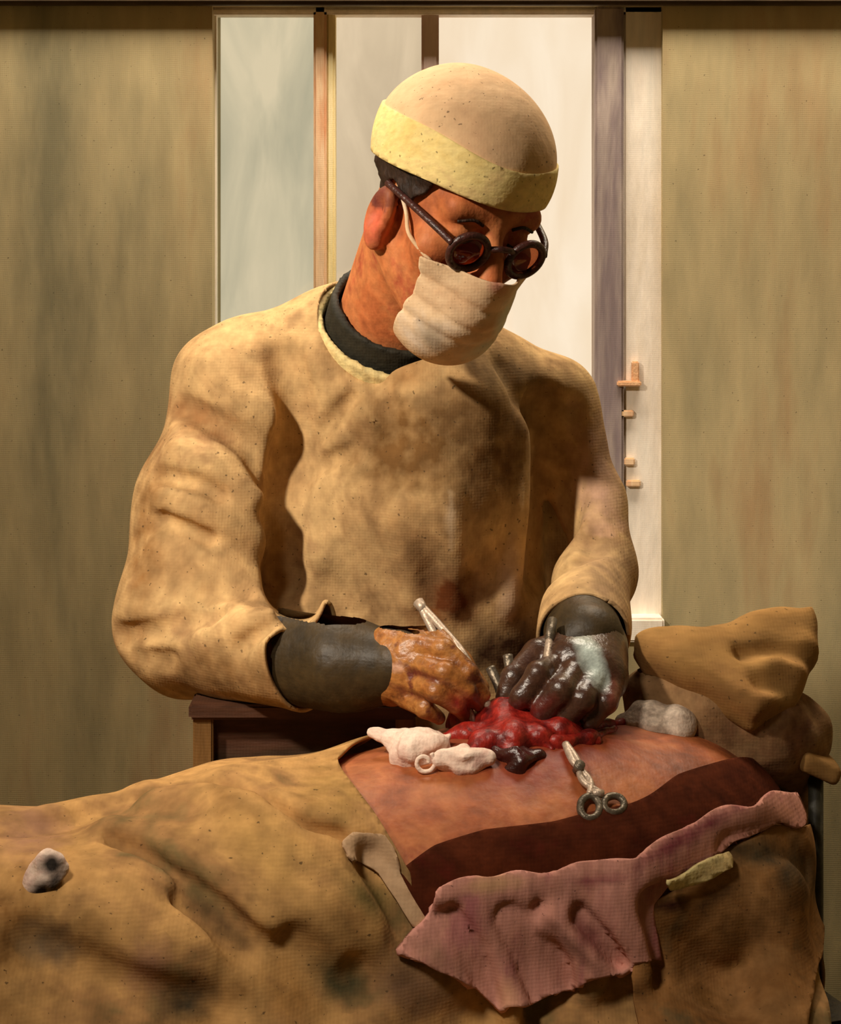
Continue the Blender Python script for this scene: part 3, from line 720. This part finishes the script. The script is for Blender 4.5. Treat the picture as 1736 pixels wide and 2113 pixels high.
# gown
def gown0(p):
    s = p*A3(1, 1.3, 1)
    def sc(a): return a*A3(1, 1.3, 1)
    d = chain(s, [sc(P(815, 850, 2.29)), sc(P(850, 1080, 2.28)), sc(P(852, 1290, 2.29)), sc(P(850, 1700, 2.31))], [0.150, 0.152, 0.150, 0.165], 0.03)/1.15
    d = smin(d, cone(p, A3(0, 2.33, 0.95), A3(0, 2.34, 0.42), 0.15, 0.19), 0.05)
    d = smin(d, cone(p, P(785, 690, 2.28), P(530, 800, 2.28), 0.066, 0.082), 0.04)
    d = smin(d, cone(p, P(880, 740, 2.27), SHR, 0.066, 0.066), 0.04)
    d = smin(d, cone(p, P(905, 850, 2.21), P(900, 1000, 2.2), 0.07, 0.075), 0.05)
    al = chain(p, [SHL, P(448, 1040, 2.22), ELL_, P(620, 1352, 2.04)], [0.086, 0.085, 0.071, 0.056], 0.03)
    ar = chain(p, [P(1120, 845, 2.30), P(1212, 1030, 2.27), P(1225, 1180, 2.21), P(1205, 1315, 2.04)], [0.064, 0.040, 0.046, 0.047], 0.02)
    d = smin(d, chain(p, PP([(640, 960, 2.28), (625, 1150, 2.25), (640, 1290, 2.24)]), [0.04, 0.06, 0.06]), 0.05)
    d = smin(d, al, 0.022); d = smin(d, chain(p, PP([(1140, 900, 2.37), (1150, 1250, 2.36)]), [0.05, 0.06]), 0.03); d = smin(d, ar, 0.012)
    return d
GF = [([(585, 745), (600, 800), (608, 880), (600, 960), (585, 1080), (580, 1200), (620, 1270)], 0.1000, 0.0140),
      ([(600, 950), (575, 1060), (580, 1180), (610, 1240)], 0.0900, 0.0172),
      ([(380, 840), (450, 875), (520, 920), (545, 990)], 0.0247, 0.0117),
      ([(340, 985), (410, 1000), (450, 1020)], 0.0228, 0.0095),
      ([(340, 1070), (390, 1090), (430, 1110)], 0.0190, 0.0095),
      ([(250, 1310), (330, 1300), (400, 1275), (440, 1270)], 0.0304, 0.0101),
      ([(420, 1230), (500, 1215), (560, 1240)], 0.0190, 0.0109),
      ([(280, 1355), (350, 1360)], 0.0190, 0.0095),
      ([(500, 1330), (560, 1290), (600, 1270)], 0.0133, 0.0095),
      ([(630, 990), (660, 960), (720, 935)], 0.0171, 0.0095), ([(640, 920), (680, 870), (730, 820)], 0.0152, 0.0095),
      ([(1120, 850), (1135, 950), (1120, 1080), (1112, 1170)], 0.1400, 0.0172),
      ([(1185, 850), (1175, 960), (1160, 1080)], 0.0342, 0.0125), ([(1150, 1000), (1142, 1100)], 0.1200, 0.0203),
      ([(1210, 1110), (1230, 1130), (1180, 1160), (1140, 1190)], 0.0266, 0.0109),
      
      ([(760, 760), (800, 830), (810, 900)], 0.0114, 0.0156), ([(1040, 760), (1060, 820)], 0.0095, 0.0156)]
GR = [([(430, 760), (480, 830), (560, 850)], -0.0150, 0.0234), ([(370, 930), (440, 950), (520, 1020)], -0.0165, 0.0172), ([(340, 1030), (430, 1060), (520, 1110)], -0.0165, 0.0172),
      ([(330, 1140), (420, 1160), (520, 1190)], -0.0135, 0.0195), ([(640, 1010), (650, 1150), (660, 1250)], -0.0090, 0.0234), ([(930, 1020), (940, 1150), (935, 1250)], -0.0120, 0.0140), ([(1070, 900), (1075, 1050), (1050, 1240)], -0.0150, 0.0172),
      ([(820, 1050), (840, 1150), (850, 1240)], -0.0075, 0.0156), ([(640, 740), (700, 800), (760, 850)], -0.0105, 0.0234), ([(420, 1320), (500, 1290), (580, 1260)], -0.0105, 0.0156)]
g3 = [(trace_l(gown0, l), a, w) for l, a, w in GF+GR]
def gown_fn(p):
    d = gown0(p)
    for l, a, w in g3: d = crease(d, p, l, a, w)
    d = np.minimum(d, cone(p, P(1203, 1270, 2.09), P(1205, 1340, 2.01), 0.046, 0.047))
    return d+0.0036*wob(p, 81, 38)+0.0018*wob(p, 82, 85)
def gown_region(V):
    # open around the neck, the cuffs and the hem
    ax = (NT-NB)/np.linalg.norm(NT-NB)
    h = (V-NB)@ax; rr = np.linalg.norm(V-NB-h[:, None]*ax, axis=1)
    neck = np.minimum(h+0.004, 0.20-rr)
    neck = np.where(rr < 0.2, np.minimum(0.091-rr+0.10*np.maximum(h, 0)*0, h+0.03), -1)
    cl = (V-P(640, 1356, 2.035))@((P(640, 1356, 2.035)-ELL_)/np.linalg.norm(P(640, 1356, 2.035)-ELL_))-0.004*wob(V, 83, 60)
    cl = np.where(np.linalg.norm(V-P(660, 1362, 2.02), axis=1) < 0.09, cl, -1)
    e = P(1205, 1312, 2.04); cr = (V-e)@((e-ELR)/np.linalg.norm(e-ELR))
    cr = np.where(np.linalg.norm(V-e, axis=1) < 0.09, cr, -1)
    return np.maximum.reduce([neck, cl, cr, 0.3-V[:, 2]])
def gown_stain_light(V):  # brown patches, blood; window light on right sleeve and chest edge painted in
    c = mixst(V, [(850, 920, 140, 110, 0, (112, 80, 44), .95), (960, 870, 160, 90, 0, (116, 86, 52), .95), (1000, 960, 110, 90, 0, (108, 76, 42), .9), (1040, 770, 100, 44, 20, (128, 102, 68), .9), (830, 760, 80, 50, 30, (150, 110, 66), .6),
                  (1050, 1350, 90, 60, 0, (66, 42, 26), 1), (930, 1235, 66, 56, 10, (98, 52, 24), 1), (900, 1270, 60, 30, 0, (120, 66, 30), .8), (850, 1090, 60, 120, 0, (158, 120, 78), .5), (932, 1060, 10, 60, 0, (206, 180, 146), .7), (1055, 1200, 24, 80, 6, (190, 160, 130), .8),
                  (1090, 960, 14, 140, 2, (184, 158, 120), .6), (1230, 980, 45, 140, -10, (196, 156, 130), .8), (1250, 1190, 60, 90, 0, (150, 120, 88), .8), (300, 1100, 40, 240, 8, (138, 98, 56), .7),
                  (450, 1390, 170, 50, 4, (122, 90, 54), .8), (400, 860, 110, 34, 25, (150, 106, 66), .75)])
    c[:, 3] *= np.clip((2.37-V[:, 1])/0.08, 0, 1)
    return c
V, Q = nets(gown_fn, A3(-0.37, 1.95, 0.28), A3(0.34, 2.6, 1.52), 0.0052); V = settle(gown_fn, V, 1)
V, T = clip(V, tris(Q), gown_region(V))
gw = mesh('gown', V, T, M['gown'], dr, solid=0.004, stain_light=gown_stain_light)
gw['label'] = 'tan surgical gown with brown patches on the chest'
# collar and neckband
ax = (NT-NB)/np.linalg.norm(NT-NB)
def ringband(r_in, r_out, h0, h1, tilt=0.0):
    def fn(p):
        h = (p-NB)@ax; rr = np.linalg.norm(p-NB-h[:, None]*ax, axis=1)
        return np.maximum(np.abs(rr-(r_in+r_out)/2)-(r_out-r_in)/2, np.abs(h-(h0+h1)/2)-(h1-h0)/2)
    return fn
o = sdf_obj('collar', lambda p: ringband(0.070, 0.079, -0.01, 0.062)(p)+0.001*wob(p, 85, 70), NB-0.13, NB+A3(0.15, 0.13, 0.2), 0.004, M['collar'], dr, it=0); o['label'] = 'black knitted collar'
sdf_obj('neckband', lambda p: ringband(0.083, 0.092, -0.02, 0.035)(p), NB-0.14, NB+A3(0.15, 0.14, 0.16), 0.004, M['cream'], dr, it=0)

# shoes
for sx in (-1, 1):
    c = A3(P(840, 1420, 2.32)[0]+sx*0.09, 2.30, 0.04)
    sdf_obj('shoe', lambda p: np.maximum(smin(ell(p, c+A3(0, -0.06, 0), (0.048, 0.10, 0.045)), ell(p, c+A3(0, 0.06, 0.015), (0.045, 0.06, 0.055)), 0.03), -p[:, 2]+0.001), c-A3(0.09, 0.2, 0.06), c+A3(0.09, 0.18, 0.1), 0.008, M['shoe'], dr)

# cap
ZC = 0.022
def cap_fn(p):
    q = hl(p)
    d = ell(q, A3(0, 0.012, 0.044), (0.090, 0.108, 0.086))
    return (d+0.0008*wob(q, 91, 60))*HS
def head_region(f):
    return lambda V: f(hl(V))
hb = (HO-0.24, HO+0.24)
o = cloth('cap', cap_fn, *hb, 0.006, head_region(lambda q: ZC-0.15*q[:, 1]+0.012-q[:, 2]), M['cap'], dr, solid=0.004); o['label'] = 'peach cloth surgical cap'
def band_fn(p):
    q = hl(p)
    return (ell(q, A3(0, 0.012, 0.044), (0.0925, 0.1105, 0.0885))+0.0012*wob(q, 92, 70))*HS
o = cloth('cap_band', band_fn, *hb, 0.006, head_region(lambda q: np.maximum(ZC-0.15*q[:, 1]+0.003*wob(q, 93, 30)-q[:, 2], q[:, 2]-ZC+0.15*q[:, 1]-0.046-0.006*wob(q, 94, 25))), M['band'], dr, solid=0.005); o['label'] = 'yellowish turned-up cap band'
# hair
def hair_fn(p):
    q = hl(p); return (skull(q)-0.007+0.0018*wob(q, 95, 260)+0.001*wob(q, 96, 500))*HS
def hair_reg(q):
    ear = 1.25-np.linalg.norm((q-A3(0, -0.008, -0.032))/A3(9, 0.020, 0.034), axis=1)
    side = np.maximum(-q[:, 1]-0.048-0.5*(q[:, 2]-0.02), -(q[:, 2]+0.012+0.35*np.minimum(q[:, 1], 0)-0.0))
    nape = -(q[:, 2]+0.06)
    side = np.where(q[:, 1] > 0.022, nape, side)
    return np.maximum.reduce([side+0.003*wob(q, 97, 120), q[:, 2]-ZC+0.15*q[:, 1]-0.012, np.where(np.abs(q[:, 0]) > 0.05, ear*0.02, -1)])
cloth('hair', hair_fn, *hb, 0.0045, head_region(hair_reg), M['hair'], dr, solid=0.004)
# mask
def mask_core(q):
    d = skull(q)
    d = smin(d, chain(q, [A3(0, -0.112, -0.034), A3(0, -0.104, -0.075), A3(0, -0.080, -0.110)], [0.017, 0.020, 0.024], 0.01), 0.05)
    return smin(d, ell(q, A3(0, -0.055, -0.085), (0.056, 0.045, 0.05)), 0.03)
def mask_fn(p):
    q = hl(p)
    d = mask_core(q)-0.006
    for zz in (-0.062, -0.086, -0.106):
        d = d+0.002*np.exp(-((q[:, 2]-zz-0.15*np.abs(q[:, 0]))/0.004)**2)
    return (d+0.0012*wob(q, 101, 60))*HS
def mask_reg(q):
    ax_ = np.abs(q[:, 0])
    top = q[:, 2]+0.026+0.12*ax_
    back = q[:, 1]+0.083-0.30*np.maximum(-0.070-q[:, 2], 0)
    return np.maximum.reduce([top, back+0.0015*wob(q, 102, 90), -(q[:, 2]+0.150)])
def mask_rimlight_tints(V):  # pale window rim light painted on the right edge, plus grey and reddish patches
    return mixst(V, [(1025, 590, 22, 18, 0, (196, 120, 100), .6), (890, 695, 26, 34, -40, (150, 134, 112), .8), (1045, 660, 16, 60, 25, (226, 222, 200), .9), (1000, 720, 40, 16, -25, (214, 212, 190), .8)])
o = cloth('face_mask', mask_fn, *hb, 0.0042, head_region(mask_reg), M['mask'], dr, solid=0.003, stain_light=mask_rimlight_tints); o['label'] = 'pale cotton face mask'
def on_head(l, off=0.004):
    pts = []
    for q in l:
        q = A3(*q)
        for _ in range(6):
            d = face(q[None])[0]-off
            g = np.array([(face((q+e)[None])[0]-face((q-e)[None])[0]) for e in np.eye(3)*1e-3]); g /= np.linalg.norm(g)+1e-9
            q = q-g*d
        pts.append(H(*q))
    return pts
for s in (-1, 1):
    V, Fc = tube(spline(on_head([(s*0.051, -0.090, -0.044), (s*0.052, -0.084, -0.036), (s*0.060, -0.062, -0.026), (s*0.066, -0.034, -0.010), (s*0.074, -0.012, 0.008)], 0.004)), 0.0023, 8)
    mesh('mask_string', V, Fc, M['mask'], o)
# eyeglasses
gl = bpy.data.objects.new('eyeglasses', None); C.objects.link(gl); gl.parent = dr
gl.location = (0, 0, 0); gl.matrix_parent_inverse = Matrix.Translation(dr.location).inverted()
gl['label'] = 'round dark-rimmed glasses with brown lenses'
def gmesh(name, V, Fc, m):
    me = bpy.data.meshes.new(name); me.from_pydata([tuple(v) for v in V], [], [tuple(f) for f in Fc]); me.update()
    me.polygons.foreach_set('use_smooth', np.ones(len(me.polygons), bool)); me.materials.append(m)
    o = bpy.data.objects.new(name, me); C.objects.link(o); o.parent = gl; return o
LR, LX, LY, LZ = 0.0195, 0.0335, -0.112, -0.010
tilt = 0.12
def lensp(s, a, r, dy=0.0): return H(s*LX+r*math.cos(a), LY+dy-tilt*r*math.sin(a)+0.10*abs(s*LX+r*math.cos(a)), LZ+r*math.sin(a))
for s in (-1, 1):
    V, Fc = tube([lensp(s, 2*math.pi*i/40, LR) for i in range(40)], 0.0042, 10, True); gmesh('rim', V, Fc, M['spec'])
    V = [lensp(s, 0, 0, -0.003)]+[lensp(s, 2*math.pi*i/40, LR*0.55, -0.0022) for i in range(40)]+[lensp(s, 2*math.pi*i/40, LR) for i in range(40)]
    Fc = [(0, 1+i, 1+(i+1) % 40) for i in range(40)]+[(1+i, 41+i, 41+(i+1) % 40, 1+(i+1) % 40) for i in range(40)]
    ln = gmesh('lens', V, Fc, M['lens']); md = ln.modifiers.new('thickness', 'SOLIDIFY'); md.thickness = 0.0015
    V, Fc = tube(spline([lensp(s, math.pi/2-s*1.25, LR+0.002), H(s*0.066, LY+0.030, LZ+0.012), H(s*0.077, -0.035, LZ+0.014), H(s*0.083, -0.004, LZ+0.014)]), 0.0040, 8); gmesh('temple', V, Fc, M['spec'])
V, Fc = tube(spline([lensp(-1, 0.35, LR), H(-0.006, LY-0.006, LZ+0.012), H(0.006, LY-0.006, LZ+0.012), lensp(1, math.pi-0.35, LR)]), 0.0034, 8); gmesh('bridge', V, Fc, M['spec'])
for s in (-1, 1):
    V, Fc = tube(spline(on_head([(s*0.020, -0.094, -0.006), (s*0.032, -0.098, -0.010), (s*0.044, -0.092, -0.006)], 0.001)), 0.0016, 6); mesh('eyelashes', V, Fc, M['hair'], dr)
    V, Fc = tube(spline(on_head([(s*0.018, -0.095, 0.012), (s*0.030, -0.094, 0.016), (s*0.044, -0.085, 0.013)], 0.001)), [0.0018]*len(spline([A3(0,0,0)]*3)), 6); mesh('eyebrow', V, Fc, M['hair'], dr)

# gloves: cuffs and hands
o = sdf_obj('glove_cuff', lambda p: chain(p, PP([(560, 1345, 2.06), (720, 1372, 2.01), (815, 1376, 1.985)]), [0.046, 0.047, 0.036], 0.01)+0.0022*wob(p, 110, 70), P(540, 1520, 1.9), P(860, 1240, 2.12), 0.0045, M['cuff'], dr); o['label'] = 'dark olive rubber glove cuff'
sdf_obj('glove_cuff', lambda p: chain(p, PP([(1203, 1270, 2.09), (1205, 1325, 2.02)]), [0.040, 0.042])+0.002*wob(p, 113, 70), P(1080, 1460, 1.93), P(1330, 1150, 2.16), 0.0045, M['cuff'], dr)['label'] = 'dark olive rubber glove cuff'
def hand(p, palm, fingers, k=0.0035):
    d = None
    for pts, rad in palm:
        c = chain(p, PP(pts), rad, 0.01); d = c if d is None else smin(d, c, 0.02)
    for pts, rad in fingers:
        d = smin(d, chain(p, PP(pts), rad, 0.003), k)
    return d+0.0007*wob(p, 112, 160)
palmL = [([(800, 1372, 1.99), (846, 1372, 1.968)], [0.032, 0.026]), ([(812, 1402, 1.985), (842, 1408, 1.962)], [0.024, 0.018]), ([(812, 1346, 1.985), (850, 1340, 1.968)], [0.024, 0.018])]
fingL = [([(850, 1330, 1.962), (915, 1340, 1.938), (968, 1388, 1.930), (998, 1434, 1.938)], [0.0125, 0.0110, 0.0098, 0.0072]),
         ([(852, 1368, 1.955), (918, 1388, 1.922), (966, 1426, 1.924), (990, 1456, 1.940)], [0.0125, 0.0108, 0.0096, 0.0070]),
         ([(846, 1405, 1.955), (900, 1428, 1.918), (942, 1454, 1.922), (958, 1474, 1.938)], [0.0118, 0.0102, 0.0090, 0.0066]),
         ([(836, 1438, 1.958), (876, 1462, 1.928), (906, 1482, 1.935)], [0.0105, 0.0090, 0.0066]),
         ([(820, 1330, 1.990), (888, 1312, 1.985), (952, 1368, 1.966), (992, 1420, 1.952)], [0.0165, 0.0140, 0.0118, 0.0085])]
o = sdf_obj('glove', lambda p: hand(p, palmL, fingL), P(720, 1540, 1.86), P(1030, 1270, 2.06), 0.0028, M['glove'], dr, it=1,
            stain_light=lambda V: mixst(V, [(960, 1455, 50, 26, 30, (120, 26, 20), .8), (880, 1395, 60, 8, 22, (84, 22, 22), .8), (860, 1436, 60, 8, 22, (84, 22, 22), .7), (820, 1378, 20, 10, 0, (200, 160, 140), .6)]))  # blood on the fingertips, dark red strips between the fingers
o['label'] = 'ochre brown rubber glove with blood and dark red strips between the fingers'
palmR = [([(1205, 1325, 2.03), (1190, 1375, 1.965)], [0.036, 0.030]), ([(1225, 1335, 2.02), (1240, 1392, 1.962)], [0.034, 0.028]), ([(1180, 1340, 2.01), (1165, 1372, 1.965)], [0.026, 0.020])]
fingR = [([(1158, 1368, 1.960), (1112, 1392, 1.925), (1080, 1436, 1.920), (1062, 1470, 1.937)], [0.0140, 0.0130, 0.0115, 0.0090]),
         ([(1192, 1376, 1.950), (1158, 1424, 1.912), (1122, 1464, 1.915), (1100, 1490, 1.933)], [0.0150, 0.0135, 0.0120, 0.0090]),
         ([(1230, 1388, 1.950), (1204, 1442, 1.912), (1168, 1480, 1.916), (1146, 1500, 1.930)], [0.0145, 0.0130, 0.0115, 0.0085]),
         ([(1262, 1398, 1.955), (1250, 1450, 1.922), (1218, 1484, 1.922), (1200, 1500, 1.932)], [0.0130, 0.0115, 0.0100, 0.0075]),
         ([(1172, 1335, 2.005), (1108, 1352, 1.978), (1062, 1398, 1.955), (1042, 1440, 1.948)], [0.0180, 0.0155, 0.0130, 0.0095])]
o = sdf_obj('glove', lambda p: hand(p, palmR, fingR), P(1000, 1560, 1.85), P(1330, 1260, 2.1), 0.0028, M['glove_dark'], dr, it=1,
            stain_light=lambda V: mixst(V, [(1222, 1360, 22, 62, -28, (190, 202, 194), 1), (1080, 1470, 70, 22, -20, (96, 22, 18), .8), (1270, 1440, 16, 50, 0, (130, 66, 52), .6)]))  # pale highlight painted on the back of the hand; blood on the fingers
o['label'] = 'wet dark brown rubber glove with a painted pale highlight'

# ------------------------------------------------------------------ instruments
def tool(name, label, loc, cat): return thing(name, tuple(loc), label, cat)
fa, fb, fc = P(866, 1246, 2.015), P(950, 1368, 1.958), P(1006, 1470, 1.935)
fo = tool('forceps', 'thin steel forceps held in the ochre glove, tips pointing into the wound', fc, 'forceps')
off = np.array([0.004, 0.0, 0.003])
V, Fc = tube(spline([fa, (fa+fb)/2+off, fb+off*1.4, fc+off*0.6]), [0.0042]*24+[0.002], 8); mesh('prong', V, Fc, M['steel'], fo)
V, Fc = tube(spline([fa, (fa+fb)/2-off, fb-off*1.6, fc-off*3.4]), [0.0042]*24+[0.002], 8); mesh('prong', V, Fc, M['steel'], fo)
V, Fc = tube([fa+(fa-fb)*0.03, fa-(fa-fb)*0.12], [0.006, 0.005], 10); mesh('butt', V, Fc, M['steel'], fo)
ra, rb, rc = P(1140, 1282, 1.99), P(1122, 1400, 1.925), P(1092, 1482, 1.93)
ro = tool('probe', 'slender steel probe held upright by the dark glove over the wound', rc, 'probe')
V, Fc = tube(spline([ra, (ra+rb)/2, rb, rc]), [0.0040]*16+[0.0026]*8+[0.0016], 8); mesh('shaft', V, Fc, M['steel'], ro)
V, Fc = tube([ra+(ra-rb)*0.02, ra-(ra-rb)*0.35], [0.0052, 0.0046], 10); mesh('handle', V, Fc, M['steel_dark'], ro)
for (a, b, nm) in [((1012, 1378), (1038, 1452), 'a'), ((1048, 1352), (1052, 1440), 'b')]:
    A_, B_ = P(*a, 1.965), P(*b, 1.945)
    V, Fc = tube(spline([A_, (A_+B_)/2+A3(0.002, 0, 0), B_]), [0.0052, 0.005]*8+[0.003], 10)
    o = mesh('retractor', V, Fc, M['steel_dark'])
    tag(o, 'dull steel retractor blade standing in the wound, %s' % ('nearer the ochre glove' if nm == 'a' else 'nearer the dark glove'), 'retractor')
# haemostat lying on the belly
def sk(px, py, off=0.005):
    p = trace(patient_fn, px, py); e = 1e-3
    g = np.array([float(patient_fn((p+d)[None])[0]-patient_fn((p-d)[None])[0]) for d in np.eye(3)*e]); g /= np.linalg.norm(g)
    return p+g*off
hm = tool('haemostat', 'steel haemostat clamp with ring handles lying on the brown belly below the wound', sk(1200, 1600), 'clamp')
for s in (-1, 1):
    V, Fc = tube(spline([sk(1165, 1546, 0.006), sk(1185+s*4, 1582, 0.006), sk(1206-s*7, 1622, 0.007), sk(1226+s*12, 1650, 0.007)]), [0.0038]*9+[0.0034]*16, 8); mesh('shank', V, Fc, M['steel'], hm)
V, Fc = tube([sk(1190, 1598, 0.004), sk(1191, 1599, 0.014)], 0.005, 12); mesh('pivot_screw', V, Fc, M['steel_dark'], hm)
V, Fc = tube([sk(1218, 1648, 0.008), sk(1238, 1650, 0.008)], 0.004, 8); mesh('ratchet', V, Fc, M['steel'], hm)
for cx_, cy_, rx, ry in [(1214, 1674, 19, 22), (1262, 1668, 21, 17)]:
    V, Fc = tube([sk(cx_+rx*math.cos(t), cy_+ry*math.sin(t), 0.006) for t in np.linspace(0, 2*math.pi, 24, endpoint=False)], 0.0036, 8, True); mesh('ring_handle', V, Fc, M['steel_dark'], hm)

# ------------------------------------------------------------------ gauze
g0 = trace(patient_fn, 868, 1560)
gax = np.array([0.95, -0.2, -0.15])
def gz1(p):
    d = ell(p, g0+A3(-0.002, 0, 0.006), (0.030, 0.026, 0.022))
    d = smin(d, cone(p, g0+A3(-0.020, 0.012, 0.012), g0+A3(-0.046, 0.02, 0.016), 0.010, 0.003), 0.01)
    d = smin(d, cone(p, g0+A3(0.018, 0.006, 0.012), g0+A3(0.032, 0.006, 0.020), 0.008, 0.0025), 0.008)
    d = crease(d, p, [g0+A3(0.026, -0.016, 0.010), g0+A3(0.008, -0.024, 0.004), g0+A3(-0.002, -0.024, -0.012)], 0.009, 0.005)
    d = crease(d, p, [g0+A3(0.030, -0.010, 0.004), g0+A3(0.016, -0.022, -0.004), g0+A3(0.010, -0.022, -0.016)], 0.007, 0.004)
    return d+0.0022*wob(p, 121, 150)+0.0012*wob(p, 122, 330)
o = sdf_obj('gauze_swab', gz1, g0-0.06, g0+0.06, 0.0026, M['gauze'], stain_light=lambda V: mixst(V, [(905, 1560, 22, 20, 30, (198, 140, 124), .5), (875, 1595, 20, 12, 0, (186, 112, 90), .5)]))
tag(o, 'crumpled white gauze swab, the rounder one at the left end of the wound', 'swab', 'gauze swabs beside the wound')
g1 = sk(955, 1582, 0.006)
def gz2(p):
    d = chain(p, [g1+A3(-0.018, 0, 0.004), g1, g1+A3(0.024, 0, 0.002)], [0.010, 0.013, 0.006], 0.01)
    d = crease(d, p, [g1+A3(-0.022, -0.012, 0.010), g1+A3(0.0, -0.014, 0.0), g1+A3(0.02, -0.012, 0.006)], 0.006, 0.004)
    return d+0.0022*wob(p, 123, 190)+0.0012*wob(p, 124, 380)
o = sdf_obj('gauze_swab', gz2, g1-0.05, g1+0.05, 0.0024, M['gauze'], stain_light=lambda V: mixst(V, [(960, 1600, 40, 12, 0, (186, 120, 104), .6)]))
tag(o, 'small twisted white gauze swab lying against the lower edge of the wound', 'swab', 'gauze swabs beside the wound')
g2 = sk(878, 1592, 0.010)
V, Fc = tube(spline([g2+A3(0.004*(1+0.22*i)*math.cos(i*0.9), -0.002, 0.004*(1+0.22*i)*math.sin(i*0.9)) for i in range(9)]), 0.0022, 8)
o = mesh('gauze_curl', V, Fc, M['gauze']); tag(o, 'thin curled white gauze end in front of the round swab', 'thread')
g3_ = trace(sheet_fn, 90, 1815)  # chip of lost paint, built as a small swab
def gz3(p):
    a = A3(0.012, 0, 0.022)
    d = ell(p, g3_, (0.017, 0.010, 0.027), np.array(Matrix.Rotation(math.radians(20), 3, 'Y')))
    return d+0.002*wob(p, 125, 180)+0.0012*wob(p, 126, 400)
o = sdf_obj('paint_chip_swab', gz3, g3_-0.045, g3_+0.045, 0.0026, M['gauze'], stain_light=lambda V: mixst(V, [(108, 1785, 24, 26, 0, (52, 46, 42), 1), (88, 1848, 30, 32, 0, (48, 42, 38), 1), (114, 1825, 18, 44, 20, (44, 40, 38), 1)]))
tag(o, 'black and white paint chip built as a small oval swab on the left of the ochre sheet', 'swab')
